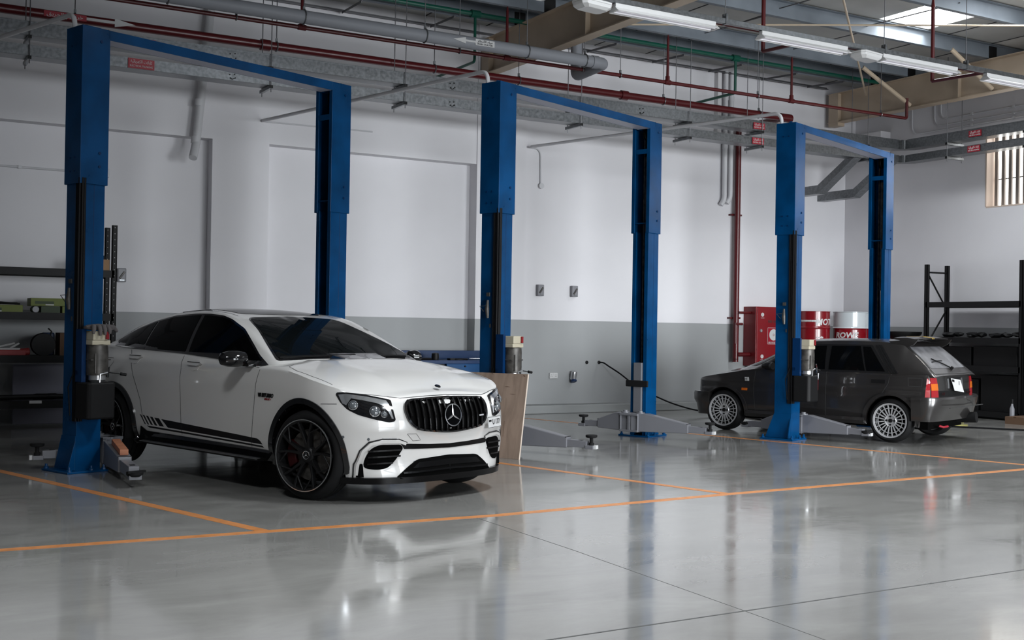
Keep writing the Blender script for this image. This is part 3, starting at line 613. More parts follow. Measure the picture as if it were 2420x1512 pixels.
lift('blue two post lift over the white car, leftmost of the three', l1,
     [dict(root=(.36, .02), tip=(-.12, -1.12), kind='flat', zb=.075, h0=.19, h1=.12, wood=True), dict(root=(.36, .24), tip=(-.10, .44), ext=.5, zb=.10)],
     [dict(root=(D - .10, .02), tip=(D - .5, -.8), ext=.6), dict(root=(D - .10, .24), tip=(D - .4, 1.0))], up=loc_of(l1, (.2, YB - .1, 4.12)))
lift('empty blue two post lift in the middle, behind the plywood sheet', l2,
     [dict(root=(.36, .02), tip=(.52, -.86), ext=.72), dict(root=(.36, .24), tip=(.9, .95))],
     [dict(root=(D - .10, .02), tip=(D + .06, -.86), ext=.72), dict(root=(D - .10, .24), tip=(D - .12, .86), ext=.62)], up=loc_of(l2, (4.96, YB - .1, 4.13)))
lift('blue two post lift around the dark hatchback, rightmost of the three', l3,
     [dict(root=(.36, .02), tip=(.36, -.80), ext=.74, kind='flat'), dict(root=(.36, .24), tip=(.38, .82), ext=.6, kind='flat')],
     [dict(root=(D - .10, .02), tip=(D - .6, -.7)), dict(root=(D - .10, .24), tip=(D - .5, .9))], up=loc_of(l3, (9.28, YB - .1, 4.17)))
# ================================================================== CAR BODY TOOLS
def resample(pts, n):
    s = [0.0]
    for a, b in zip(pts, pts[1:]): s.append(s[-1] + hypot(b[0] - a[0], b[1] - a[1]))
    xs, ys = [p[0] for p in pts], [p[1] for p in pts]
    return [(pchip(s, xs, s[-1] * i / n), pchip(s, ys, s[-1] * i / n)) for i in range(n + 1)]
class Tab:
    def __init__(s, *p): p = sorted(p); s.x = [a for a, _ in p]; s.y = [b for _, b in p]
    def __call__(s, x): return pchip(s.x, s.y, x)
class CarBody:
    """plan outline + side/nose/tail profiles + shoulder line -> lower body, bonnet deck and glasshouse"""
    def __init__(s, plan, dS, dF, dR, zs, zb, crown, zc, zr, yr, yb, x0, x1, nt=150, nz=34, dome=None):
        s.__dict__.update(locals()); s.out = resample(plan, nt)
    def pt(s, i, z):
        x, y = s.out[i]; a = s.out[max(i - 1, 0)]; b = s.out[min(i + 1, len(s.out) - 1)]
        tx, ty = b[0] - a[0], b[1] - a[1]; l = hypot(tx, ty); nx, ny = ty / l, -tx / l
        if i == 0: nx, ny = 1, 0
        if i == len(s.out) - 1: nx, ny = -1, 0
        d = ny * ny * s.dS(z) + nx * nx * (s.dF(z) if nx > 0 else s.dR(z)); return Vector((x + nx * d, max(y + ny * d, 0), z))
    def shoulder(s, i): x = s.out[i][0]; return s.pt(i, s.zs(x))
    def lower(s, arches):
        b = MB(); n = len(s.out)
        for sg in (-1, 1):
            rows = []
            for i in range(n):
                x = s.out[i][0]; z0, z1 = s.zb(x), s.zs(x)
                rows.append([Vector((p.x, p.y * sg, p.z)) for p in (s.pt(i, z0 + (z1 - z0) * k / s.nz) for k in range(s.nz + 1))])
            vs = [p for r in rows for p in r]; m = s.nz + 1; fs = []
            for i in range(n - 1):
                for k in range(s.nz):
                    q = (i * m + k, i * m + k + 1, (i + 1) * m + k + 1, (i + 1) * m + k); c = (vs[q[0]] + vs[q[1]] + vs[q[2]] + vs[q[3]]) / 4
                    if any(hypot(c.x - ax, c.z - az) < ar and abs(c.y) > .5 for ax, az, ar in arches): continue
                    fs.append(q)
            b.add(vs, fs)
        return b
    def deck(s, m=24):
        rows = []
        for i in range(len(s.out)):
            p = s.shoulder(i); c = s.crown(p.x) * min(1, p.y / .45)
            row = []
            for k in range(m + 1):
                v = -1 + 2 * k / m; z = p.z + c * (1 - abs(v) ** 2.3)
                if s.dome: z += s.dome(p.x, p.y * v)
                row.append(Vector((p.x, p.y * v, z)))
            rows.append(row)
        b = MB(); b.grid(rows); return b
    def house(s, nx=90, e=2.2):
        rows = []
        for i in range(nx + 1):
            x = s.x1 + (s.x0 - s.x1) * i / nx; yb, yr, zr, zc = s.yb(x), s.yr(x), s.zr(x), s.zc(x); z0 = s.zs(x) - .03
            half = [(yb + (yr - yb) * k / 8 + .016 * sin(pi * k / 8), z0 + (zr - z0) * k / 8) for k in range(8)]
            half += [(yr * (1 - k / 12), zr + (zc - zr) * (1 - (1 - k / 12) ** e)) for k in range(13)]
            rows.append([Vector((x, y, z)) for y, z in half] + [Vector((x, -y, z)) for y, z in reversed(half[:-1])])
        b = MB(); b.grid(rows); return b
def bvh_of(*mbs):
    vs, fs = [], []
    for b in mbs: o = len(vs); vs += b.v; fs += [tuple(o + i for i in f) for f in b.f]
    return BVHTree.FromPolygons(vs, fs)
def smooth_poly(pts, r=0.0, n=3):
    """round the corners of an outline; r may be one radius"""
    if not r: return pts
    out = []
    for i, p in enumerate(pts):
        a, c = Vector(pts[i - 1]), Vector(pts[(i + 1) % len(pts)]); p = Vector(p); q = min(r, (a - p).length * .45, (c - p).length * .45)
        u, w = p + (a - p).normalized() * q, p + (c - p).normalized() * q
        for k in range(n + 1): t = k / n; out.append(tuple(u.lerp(p, t).lerp(p.lerp(w, t), t)))
    return out
def panel(b, tree, poly, org, ud, vd, rd, off=.004, thick=.012, step=.04, mi=0, hole=None, sag=None, inner=0.0):
    """project an outline given in the (ud, vd) plane along rd onto the body and stand it proud by off"""
    org, ud, vd, rd = Vector(org), Vector(ud), Vector(vd), Vector(rd).normalized()
    def dens(P):
        o = []
        for i, p in enumerate(P):
            q = P[(i + 1) % len(P)]; L = hypot(q[0] - p[0], q[1] - p[1]); k = max(1, int(L / step))
            o += [(p[0] + (q[0] - p[0]) * j / k, p[1] + (q[1] - p[1]) * j / k) for j in range(k)]
        return o
    P = dens(poly); H_ = dens(hole) if hole else []
    xs, ys = [p[0] for p in P], [p[1] for p in P]
    def inside(x, y, Q):
        c = False; j = len(Q) - 1
        for i in range(len(Q)):
            if (Q[i][1] > y) != (Q[j][1] > y) and x < (Q[j][0] - Q[i][0]) * (y - Q[i][1]) / (Q[j][1] - Q[i][1]) + Q[i][0]: c = not c
            j = i
        return c
    pts = [Vector(p) for p in P] + [Vector(p) for p in H_]; n, nh = len(P), len(H_)
    gx = min(xs) + step
    while gx < max(xs):
        gy = min(ys) + step
        while gy < max(ys):
            if inside(gx, gy, P) and not (H_ and inside(gx, gy, H_)) and min(hypot(gx - p[0], gy - p[1]) for p in P + H_) > step * .45: pts.append(Vector((gx, gy)))
            gy += step
        gx += step
    ed = [(i, (i + 1) % n) for i in range(n)] + [(n + i, n + (i + 1) % nh) for i in range(nh)]
    r = delaunay_2d_cdt(pts, ed, [], 0, 1e-6); co, tris = r[0], r[2]; ok = []
    for f in tris:
        cx = sum(co[i][0] for i in f) / len(f); cy = sum(co[i][1] for i in f) / len(f)
        if inside(cx, cy, P) and not (H_ and inside(cx, cy, H_)): ok.append(tuple(f))
    top, bot, last = [], [], None
    for c in co:
        o = org + ud * c[0] + vd * c[1]; hit, nn, _, dist = tree.ray_cast(o, rd)
        if hit is None:
            hit, nn, _, dist = tree.find_nearest(o + rd * 2.0 if last is None else last)
            hit = Vector(hit); hit = o + rd * ((hit - o).dot(rd)); nn = -rd
        if nn.dot(rd) > 0: nn = -nn
        last = hit
        extra = sag(c[0], c[1]) if sag else 0
        top.append(hit + nn * (off + extra)); bot.append(hit + nn * (off + extra - thick))
    m = len(top); fs = [f for f in ok] + [tuple(m + i for i in reversed(f)) for f in ok]
    cnt = {}
    for f in ok:
        for i in range(len(f)): cnt[(f[i], f[(i + 1) % len(f)])] = 1
    for (a, c_) in cnt:
        if (c_, a) not in cnt: fs.append((a, m + a, m + c_, c_))
    b.add(top + bot, fs, mi); return b
def ribbon(b, tree, line, w, org, ud, vd, rd, off=.001, step=.03, h=.002, mi=0):
    """a narrow strip following a line projected on the body (shut lines, chrome trims)"""
    org, ud, vd, rd = Vector(org), Vector(ud), Vector(vd), Vector(rd).normalized(); P = [line[0]]
    for p, q in zip(line, line[1:]):
        k = max(1, int(hypot(q[0] - p[0], q[1] - p[1]) / step)); P += [(p[0] + (q[0] - p[0]) * j / k, p[1] + (q[1] - p[1]) * j / k) for j in range(1, k + 1)]
    C = []
    for p in P:
        hit, nn, _, _ = tree.ray_cast(org + ud * p[0] + vd * p[1], rd)
        if hit is None: continue
        if nn.dot(rd) > 0: nn = -nn
        C.append((hit, nn))
    rings = []
    for i, (c, nn) in enumerate(C):
        t = (C[min(i + 1, len(C) - 1)][0] - C[max(i - 1, 0)][0]).normalized(); s_ = nn.cross(t).normalized() * w / 2
        rings.append([c - s_ + nn * (off - h), c + s_ + nn * (off - h), c + s_ + nn * off, c - s_ + nn * off])
    if len(rings) > 1: b.loft(rings, True, True, mi)
    return b
SIDE = lambda sg: ((0, sg * 3, 0), (1, 0, 0), (0, 0, 1), (0, -sg, 0))
FRONT = ((5, 0, 0), (0, 1, 0), (0, 0, 1), (-1, 0, 0))
REAR = ((-5, 0, 0), (0, 1, 0), (0, 0, 1), (1, 0, 0))
TOP = ((0, 0, 4), (1, 0, 0), (0, 1, 0), (0, 0, -1))
def tyre(t, R_, rim, w, sg, name='tyre', shoulder=.03):
    b = MB(); h = w / 2
    prof = [(rim - .01, -h * .82), (rim + .004, -h * .96), (rim + (R_ - rim) * .45, -h * 1.02), (R_ - shoulder, -h * .93), (R_ - .006, -h * .74), (R_, -h * .5), (R_, -h * .42), (R_ - .009, -h * .41), (R_ - .009, -h * .37), (R_ + .001, -h * .36), (R_ + .001, -h * .05), (R_ - .009, -h * .04), (R_ - .009, h * .0), (R_ + .001, h * .01), (R_ + .001, h * .36), (R_ - .009, h * .37), (R_ - .009, h * .41), (R_, h * .42), (R_, h * .5), (R_ - .006, h * .74), (R_ - shoulder, h * .93), (rim + (R_ - rim) * .45, h * 1.02), (rim + .004, h * .96), (rim - .01, h * .82), (rim - .03, 0)]
    b.lathe(prof + [prof[0]], (0, 0, 0), (0, 1, 0), 72); return b.build(name, 'rubber', t, smooth=True, angle=50)
# ================================================================== WHITE COUPE SUV
MT['pearl'] = mat('pearl_white_paint', (0.66, 0.65, 0.635), 0.28, coat=1.0, spec=0.5, crough=0.02)
MT['gloss'] = mat('gloss_black_trim', (0.006, 0.006, 0.007), 0.08, coat=0.6)
MT['mblack'] = mat('satin_black_plastic', (0.006, 0.006, 0.0065), 0.45, spec=0.25)
MT['tint'] = mat('dark_tinted_glass', (0.002, 0.0022, 0.0025), 0.03, spec=0.06)
MT['wscreen'] = mat('windscreen_glass', (0.004, 0.005, 0.0055), 0.02, spec=0.06)
MT['shut'] = mat('shut_line', (0.03, 0.03, 0.03), 0.6)
MT['rimblk'] = mat('satin_black_alloy', (0.006, 0.006, 0.0065), 0.4, spec=0.25)
MT['deep'] = mat('deep_gloss_black', (0.003, 0.003, 0.0033), 0.25, spec=0.18)
MT['lens'] = mat('clear_lamp_lens', (0.10, 0.11, 0.12), 0.05, spec=0.8)
MT['lamp'] = mat('headlamp_silver', (0.75, 0.77, 0.8), 0.12, 0.9)
MT['caliper'] = mat('dark_red_caliper', (0.02, 0.001, 0.0015), 0.5, spec=0.2)
WC_PLAN = [(2.17, 0), (2.165, .2), (2.14, .4), (2.085, .58), (2.0, .73), (1.88, .835), (1.72, .90), (1.53, .925), (1.1, .915), (.5, .905), (0, .905), (-.9, .912), (-1.53, .93), (-1.9, .91), (-2.15, .84), (-2.32, .68), (-2.41, .4), (-2.44, 0)]
def wc_dome(x, y):
    if x < 1.0: return 0
    return .012 * math.exp(-((abs(y) - .42 - (2.1 - x) * .06) / .05) ** 2) * min(1, (2.0 - x) * 4 if x < 2.0 else 0)
WCB = CarBody(WC_PLAN,
    Tab((.14, -.10), (.2, -.075), (.27, -.045), (.34, -.012), (.42, 0), (.55, .002), (.72, -.002), (.84, -.006), (.9, -.016), (.97, -.036), (1.02, -.07), (1.06, -.10), (1.14, -.14)),
    Tab((.14, -.03), (.2, -.01), (.3, -.02), (.42, -.015), (.5, -.005), (.56, .005), (.62, .0), (.7, -.025), (.76, -.055), (.80, -.085), (.86, -.12), (1.0, -.2)),
    Tab((.14, -.12), (.3, -.03), (.5, 0), (.8, -.04), (1.0, -.10), (1.1, -.16)),
    zs=Tab((2.2, .79), (2.06, .80), (1.95, .825), (1.8, .865), (1.6, .91), (1.35, .955), (1.1, .985), (.7, .99), (.2, 1.025), (-.4, 1.055), (-1.0, 1.08), (-1.5, 1.10), (-1.9, 1.11), (-2.2, 1.06), (-2.44, .98)),
    zb=Tab((2.2, .195), (1.9, .195), (1.1, .24), (.9, .27), (-.8, .27), (-1.1, .26), (-1.9, .24), (-2.44, .24)),
    crown=Tab((2.2, .0), (2.1, .02), (1.95, .045), (1.6, .075), (1.1, .07), (.6, .05), (-2.44, .04)),
    zc=Tab((1.10, 1.02), (.8, 1.13), (.5, 1.237), (.25, 1.322), (.03, 1.388), (-.15, 1.43), (-.46, 1.465), (-.8, 1.472), (-1.1, 1.465), (-1.4, 1.425), (-1.7, 1.345), (-2.0, 1.235), (-2.2, 1.15), (-2.35, 1.08)),
    zr=Tab((1.10, .96), (.9, 1.035), (.6, 1.17), (.3, 1.295), (.05, 1.38), (-.2, 1.42), (-.5, 1.432), (-.86, 1.412), (-1.2, 1.372), (-1.5, 1.30), (-1.75, 1.225), (-2.0, 1.14), (-2.35, 1.02)),
    yr=Tab((1.10, .75), (.9, .735), (.6, .70), (.3, .665), (.05, .64), (-.3, .62), (-.8, .61), (-1.2, .61), (-1.6, .63), (-2.0, .63), (-2.35, .60)),
    yb=Tab((1.10, .79), (.9, .80), (0, .81), (-1, .81), (-1.6, .79), (-2.0, .76), (-2.35, .70)),
    x0=-2.35, x1=1.10, dome=wc_dome)
WHUB, WR, WZ = 1.531, .342, .342
wl, wd, wh = WCB.lower([(1.495, WZ, .402), (-1.485, WZ, .402)]), WCB.deck(), WCB.house()
WT = bvh_of(wl, wd, wh)
WC_LOC, WC_RZ = (3.4862, 10.1041), R(-73.862)
WC = thing('car', 'white coupe style off-roader with dark windows and black wheels, parked front right', 'car', (WC_LOC[0] + .019, WC_LOC[1] + .006, 0), WC_RZ)
b = MB()
for q in (wl, wd, wh): b.add(q.v, q.f)
body = b.build('body', 'pearl', WC, smooth=True, angle=60)
# dark floor pan and wheel houses
b = MB(); b.box(-2.25, 1.98, -.74, .74, .20, .30); b.box(-2.2, 1.9, -.60, .60, .30, .70)
for hx in (WHUB, -WHUB):
    for sg in (-1, 1): b.loft([[Vector((hx + .39 * cos(a), sg * (.74 + y), WZ + .39 * sin(a))) for y in (-.16, .03)] for a in [pi * k / 20 for k in range(-1, 22)]], False, False)
b.build('floor_pan', 'void', WC)
def both(name, mt, fn, parent=WC, smooth=True, **kw):
    for sg in (-1, 1):
        b = MB(); fn(b, sg); b.build(name, mt, parent, smooth=smooth, **kw)
DLO = [(-1.78, 1.145), (-1.70, 1.105), (-1.5, 1.085), (-.4, 1.055), (.14, 1.028), (.84, .98), (.86, .995), (.68, 1.075), (.32, 1.288), (.09, 1.368), (-.06, 1.398), (-.27, 1.412), (-.5, 1.414), (-.87, 1.395), (-1.2, 1.345), (-1.5, 1.275), (-1.70, 1.205)]
both('window_trim', 'gloss', lambda b, sg: panel(b, WT, smooth_poly(DLO, .03), *SIDE(sg), off=.003, thick=.01, step=.05))
def inset(P, xa, xb, d=.016):
    cx, cz = (xa + xb) / 2, 1.2
    Q = []
    for i, p in enumerate(P):
        a, c = P[i - 1], P[(i + 1) % len(P)]; tx, tz = c[0] - a[0], c[1] - a[1]; l = hypot(tx, tz) or 1; Q.append((p[0] - tz / l * d, p[1] + tx / l * d))
    def clip(Q, xv, keep):
        o = []
        for i, p in enumerate(Q):
            q = Q[(i + 1) % len(Q)]; ip, iq = keep * (p[0] - xv) >= 0, keep * (q[0] - xv) >= 0
            if ip: o.append(p)
            if ip != iq: t = (xv - p[0]) / (q[0] - p[0]); o.append((xv, p[1] + (q[1] - p[1]) * t))
        return o
    return clip(clip(Q, xa, 1), xb, -1)
for xa, xb, nm in ((-.36, .80, 'front_side_window'), (-1.14, -.42, 'rear_side_window'), (-1.76, -1.17, 'quarter_window')):
    both(nm, 'tint', lambda b, sg: panel(b, WT, inset(DLO, xa, xb), *SIDE(sg), off=.006, thick=.008, step=.05))
WS = [(-.745, 1.032), (-.66, 1.165), (-.545, 1.30), (-.50, 1.365), (-.44, 1.384), (0, 1.40), (.44, 1.384), (.50, 1.365), (.545, 1.30), (.66, 1.165), (.745, 1.032), (.45, 1.048), (0, 1.055), (-.45, 1.048)]
b = MB(); panel(b, WT, smooth_poly(WS, .03), *FRONT, off=.002, thick=.01, step=.06); b.build('windscreen_surround', 'gloss', WC, smooth=True)
b = MB(); panel(b, WT, [(y * .955, 1.05 + (z - 1.035) * .955) for y, z in smooth_poly(WS, .03)], *FRONT, off=.005, thick=.008, step=.06); b.build('windscreen', 'wscreen', WC, smooth=True)
b = MB(); ribbon(b, WT, [(-.70, 1.052), (-.4, 1.062), (.0, 1.07)], .02, *FRONT, off=.018, h=.012); ribbon(b, WT, [(.08, 1.058), (.4, 1.062), (.62, 1.055)], .018, *FRONT, off=.018, h=.012); b.build('wiper', 'mblack', WC)
b = MB(); panel(b, WT, smooth_poly([(-.10, -.44), (-.06, 0), (-.10, .44), (-1.12, .44), (-1.12, -.44)], .06), *TOP, off=.003, thick=.008, step=.07); b.build('sunroof', 'tint', WC, smooth=True)
b = MB(); ribbon(b, WT, [(-.02, -.52), (-.5, -.535), (-1.2, -.53)], .006, *TOP); ribbon(b, WT, [(-.02, .52), (-.5, .535), (-1.2, .53)], .006, *TOP); b.build('roof_seam', 'shut', WC)
# shut lines
def lines(b, sg):
    for L_ in ([(.86, .965), (.845, .86), (.83, .65), (.80, .345)], [(-.39, 1.04), (-.335, .93), (-.305, .71), (-.27, .36)], [(-1.33, 1.07), (-1.22, .98), (-1.10, .80), (-.98, .62), (-.93, .45)], [(1.70, .737), (1.83, .742)]): ribbon(b, WT, L_, .005, *SIDE(sg))
    ribbon(b, WT, [(-1.75, .985), (-1.56, .988), (-1.52, .95), (-1.60, .87)], .004, *SIDE(sg))
    ribbon(b, WT, [(1.08, .70), (1.09, .80), (1.20, .86), (1.52, .875), (1.75, .855), (1.86, .80), (1.96, .64), (2.03, .52), (2.085, .43)] if 0 else [(1.10, .72), (1.15, .80), (1.3, .84), (1.52, .85), (1.75, .832)], .005, (0, 0, 4), (1, 0, 0), (0, sg, 0), (0, 0, -1))
both('shut_line', 'shut', lines, smooth=False)
b = MB(); ribbon(b, WT, [(-.80, .826), (-.64, .812), (-.43, .785), (-.2, .796), (0, .80), (.2, .796), (.43, .785), (.64, .812), (.80, .826)], .006, *FRONT); b.build('bonnet_edge', 'shut', WC)
# door handles
def handle(b, sg, x0, z0):
    if 1:
        P = [(x0 - .11, z0 + .002), (x0 - .07, z0 + .026), (x0 + .06, z0 + .024), (x0 + .115, z0 + .004), (x0 + .06, z0 - .016), (x0 - .07, z0 - .014)]
        panel(b, WT, P, *SIDE(sg), off=.022, thick=.016, step=.03)
        panel(b, WT, [(x0 - .085, z0 - .012), (x0 - .06, z0 - .045), (x0, z0 - .056), (x0 + .06, z0 - .045), (x0 + .085, z0 - .012)], *SIDE(sg), off=.004, thick=.006, step=.03)
        ribbon(b, WT, [(x0 - .10, z0 + .008), (x0 + .10, z0 + .006)], .006, *SIDE(sg), off=.026, mi=1)
for hx_, hz_ in ((-1.155, 1.0), (-.13, .972)): both('door_handle', ['pearl', 'shut'], lambda b, sg: handle(b, sg, hx_, hz_))
# mirrors
def mirror(b, sg):
    rg = lambda y, sx, sz, ox=0: [Vector((.655 + ox + .5 * sx * cos(a) * (1.0 if cos(a) < 0 else 1.15), sg * y, 1.045 + .5 * sz * sin(a))) for a in [2 * pi * k / 20 for k in range(20)]]
    b.loft([rg(.875, .06, .07), rg(.90, .12, .115), rg(.97, .155, .135), rg(1.04, .15, .13, -.01), rg(1.085, .11, .10, -.02), rg(1.10, .04, .05, -.03)])
    b.box(.66, .76, sg * .82 - .03, sg * .82 + .07 * sg + .03 * sg, .985, 1.01)
for sg in (-1, 1):
    b = MB(); mirror(b, sg)
    if sg > 0: b.v = [Vector((v.x, .86 + (v.y - .86) * .62, v.z)) for v in b.v]
    b.build('wing_mirror', 'gloss', WC, smooth=True)
# arch claddings, sills and step boards
def arch(b, sg, hxs):
    for hx in hxs:
        A = [radians_ for radians_ in [pi * (-.12 + 1.24 * k / 36) for k in range(37)]]
        P = [(hx + (.442 if cos(a) * hx < 0 else .417) * cos(a), WZ + .43 * sin(a)) for a in A] + [(hx + .385 * cos(a), WZ + .387 * sin(a)) for a in reversed(A)]
        P = [(x, max(z, .22)) for x, z in P]
        panel(b, WT2, P, *SIDE(sg), off=.012, thick=.05, step=.035)
# solid helper surface without arch holes, so that trims keep clear of the openings
wl2 = WCB.lower([]); WT2 = bvh_of(wl2, wd, wh)
both('arch_cladding', 'gloss', lambda b, sg: arch(b, sg, (1.495,))); both('arch_cladding', 'gloss', lambda b, sg: arch(b, sg, (-1.485,)))
both('sill_cladding', 'gloss', lambda b, sg: panel(b, WT2, [(-1.04, .245), (1.10, .245), (1.065, .335), (.9, .338), (-.86, .352), (-.96, .39)], *SIDE(sg), off=.008, thick=.03, step=.06))
def step(b, sg):
    b.loft([[Vector((x, sg * (y0), z0)) for y0, z0 in ((.80, .235), (.955, .245), (.96, .262), (.80, .268))] for x in (-.93, -.88, .90, .97)])
both('step_board', 'mblack', step, smooth=False)
both('step_trim', 'alu', lambda b, sg: b.loft([[Vector((x, sg * y0, z0)) for y0, z0 in ((.925, .262), (.957, .256), (.962, .262), (.925, .268))] for x in (-.90, .96)]), smooth=False)
# side decals and badge
def decal(b, sg):
    panel(b, WT2, [(-.61, .472), (.89, .416), (.93, .400), (.958, .374), (-.50, .404)], *SIDE(sg), off=.0012, thick=.003, step=.08)
    panel(b, WT2, [(-.86, .398), (.955, .363), (.978, .349), (-.82, .382)], *SIDE(sg), off=.0012, thick=.003, step=.08)
    for x0, w in ((-.98, .018), (-.93, .026), (-.872, .034), (-.805, .044), (-.728, .078)): panel(b, WT2, [(x0, .492 - (x0 + .98) * .06), (x0 + w, .491 - (x0 + .98) * .06), (x0 + w + .085, .408), (x0 + .085, .409)], *SIDE(sg), off=.0012, thick=.003, step=.08)
both('side_stripe', 'mblack', decal, smooth=False)
for sg in (-1, 1):
    M_ = face_M((.995, sg * .9135, .765), (-sg, 0, 0), (0, sg, 0))
    text_part('side_badge', 'V8 BITURBO', .045, M_, 'mblack', WC, depth=.003, bold=.001, width=.21, shear=.25)
    text_part('side_badge', '4MATIC+', .022, M_ @ Matrix.Translation((.03, -.03, 0)), 'redbox', WC, depth=.002, width=.09, shear=.25)
# front: grille, star, lamps, ducts, splitter
GR = [(-.415, .755), (-.36, .771), (0, .783), (.36, .771), (.415, .755), (.435, .70), (.423, .625), (.375, .568), (.30, .541), (.1, .52), (0, .515), (-.1, .52), (-.30, .541), (-.375, .568), (-.423, .625), (-.435, .70)]
g = MB(); panel(g, WT, smooth_poly(GR, .04), *FRONT, off=.002, thick=.01, step=.05); gr = g.build('grille', 'void', WC, smooth=True)
g = MB(); panel(g, WT, smooth_poly(GR, .04), *FRONT, off=.018, thick=.02, step=.04, hole=smooth_poly([(y * .955, .65 + (z - .65) * .91) for y, z in GR], .04)); g.build('grille_frame', 'gloss', gr, smooth=True)
for k in range(15):
    y = -.385 + .055 * k; zt = .772 - .05 * abs(y) ** 2; zbm = .53 + .14 * max(0, abs(y) - .2) + (.09 if abs(y) > .37 else 0)
    if abs(y) < .03: continue
    g = MB(); ribbon(g, WT, [(y, zt), (y * 1.02, (zt + zbm) / 2), (y, zbm)], .016, *FRONT, off=.026, h=.03, step=.02); g.build('grille_slat', 'deep', gr, bevel=.005)
em = MB(); EC = Vector((2.188, 0, .648)); ed = Vector((1, 0, .10)).normalized(); eM = face_M(EC, (0, 1, 0), ed)
em.m = eM; em.lathe([(0, 0), (.086, 0), (.088, .004), (0, .010)], (0, 0, 0), (0, 0, 1), 40); eo = em.build('emblem', 'tint', gr, smooth=True)
def star(M, r, ring, mt, parent, z=.008, name='star', wd_=.12):
    b = MB(); b.m = M; b.lathe([(r - ring, z - .004), (r - ring, z + .002), (r, z + .003), (r + .001, z - .006)], (0, 0, 0), (0, 0, 1), 40)
    for k in range(3):
        a = pi / 2 + 2 * pi * k / 3; t_ = Vector((cos(a), sin(a), 0)); n_ = Vector((-sin(a), cos(a), 0)); q = r - ring * .5
        v = [t_ * q, t_ * r * .12 + n_ * r * wd_, -t_ * r * .10, t_ * r * .12 - n_ * r * wd_, Vector((0, 0, .004))]
        b.add([p + Vector((0, 0, z)) for p in v], [(0, 1, 4), (1, 2, 4), (2, 3, 4), (3, 0, 4), (3, 2, 1, 0)])
    return b.build(name, mt, parent, smooth=True, angle=25)
star(eM, .088, .008, 'chrome', eo)
g = MB(); g.m = face_M((2.012, 0, .862), (0, 1, 0), Vector((.45, 0, 1))); g.lathe([(0, 0), (.026, 0), (.022, .006), (0, .008)], (0, 0, 0), (0, 0, 1), 20); g.build('bonnet_badge', 'gloss', WC, smooth=True)
g = MB(); ribbon(g, WT, [(.29, .628), (.345, .63)], .012, *FRONT, off=.034, h=.004); g.build('grille_badge', 'chrome', gr)
HLP = [(.942, .812), (.95, .828), (1.01, .832), (1.158, .812), (1.313, .780), (1.334, .770), (1.361, .693), (1.381, .631), (1.376, .616), (1.339, .608), (1.253, .629), (1.124, .665), (1.038, .704), (.982, .754)]
def DIAG(sg): return ((3 * .6, sg * 3 * .8, 0), (.8, sg * -.6, 0), (0, 0, 1), (-.6, -sg * .8, 0))
def sgn(P, sg): return P
for sg in (-1, 1):
    D_ = DIAG(sg)
    h = MB(); panel(h, WT, smooth_poly(HLP, .02), *D_, off=.003, thick=.012, step=.035); ho = h.build('headlight', 'gloss', WC, smooth=True)
    h = MB(); panel(h, WT, [(.965, .812), (1.02, .820), (1.155, .800), (1.30, .768), (1.322, .742), (1.345, .69), (1.366, .636), (1.352, .640), (1.325, .688), (1.29, .728), (1.24, .75), (1.14, .772), (1.06, .785), (1.03, .735), (1.0, .748)], *D_, off=.008, thick=.005, step=.03); h.build('daytime_strip', 'lamp', ho, smooth=True)
    for (u_, z_, r_) in ((1.08, .735, .030), (1.235, .690, .034), (1.30, .668, .022)):
        oo = Vector(D_[0]) + Vector(D_[1]) * u_ + Vector((0, 0, z_)); hit, nn, _, _ = WT.ray_cast(oo, Vector(D_[3]))
        if nn.dot(Vector(D_[3])) > 0: nn = -nn
        h = MB(); h.lathe([(r_, .002), (r_ * .92, .012), (r_ * .6, .018), (0, .021)], hit + nn * .002, nn, 24); h.build('projector_lens', 'lens', ho, smooth=True)
        h = MB(); h.lathe([(r_ * 1.05, 0), (r_ * 1.22, .006), (r_ * 1.05, .012)], hit + nn * .002, nn, 24); h.build('lamp_ring', 'lamp', ho, smooth=True)
DU = [(.71, .268), (.712, .335), (.68, .412), (.62, .443), (.46, .44), (.438, .413), (.49, .33), (.55, .265), (.627, .253)]
for sg in (-1, 1):
    g = MB(); panel(g, WT2, smooth_poly([(sg * -y if sg < 0 else y, z) for y, z in ([(-q[0], q[1]) for q in DU] if sg < 0 else DU)] if 0 else [(sg * y, z) for y, z in DU][::sg], .03), *FRONT, off=.003, thick=.01, step=.04); do = g.build('air_intake', 'void', WC, smooth=True)
    for zz in (.30, .35, .395): g = MB(); ribbon(g, WT2, [(sg * .69, zz), (sg * .60, zz + .004), (sg * (.47 + (.35 - zz) * .9 if zz < .35 else .46), zz + .006)], .012, *FRONT, off=.014, h=.014); g.build('intake_fin', 'deep', do)
    g = MB(); ribbon(g, WT2, [(sg * .752, .20), (sg * .762, .30), (sg * .742, .40), (sg * .69, .463), (sg * .60, .485), (sg * .48, .481), (sg * .41, .452)], .011, *FRONT, off=.006, h=.008, step=.02); g.build('intake_edge', 'gloss', WC)
    g = MB(); ribbon(g, WT2, [(sg * .735, .215), (sg * .74, .30), (sg * .722, .395), (sg * .675, .45), (sg * .60, .468), (sg * .48, .466), (sg * .42, .445)], .022, *FRONT, off=.012, h=.014, step=.02); g.build('bumper_blade', 'pearl', WC, smooth=True)
g = MB(); panel(g, WT2, [(-.46, .447), (-.2, .432), (0, .426), (.2, .432), (.46, .447), (.43, .405), (.345, .402), (0, .392), (-.345, .402), (-.43, .405)], *FRONT, off=.003, thick=.01, step=.05); g.build('bumper_band', 'deep', WC, smooth=True)
g = MB(); panel(g, WT2, smooth_poly([(-.50, .185), (-.40, .265), (-.31, .322), (0, .338), (.31, .322), (.40, .265), (.50, .185)], .03), *FRONT, off=.012, thick=.016, step=.03); lo = g.build('lower_intake', 'void', WC, smooth=True)
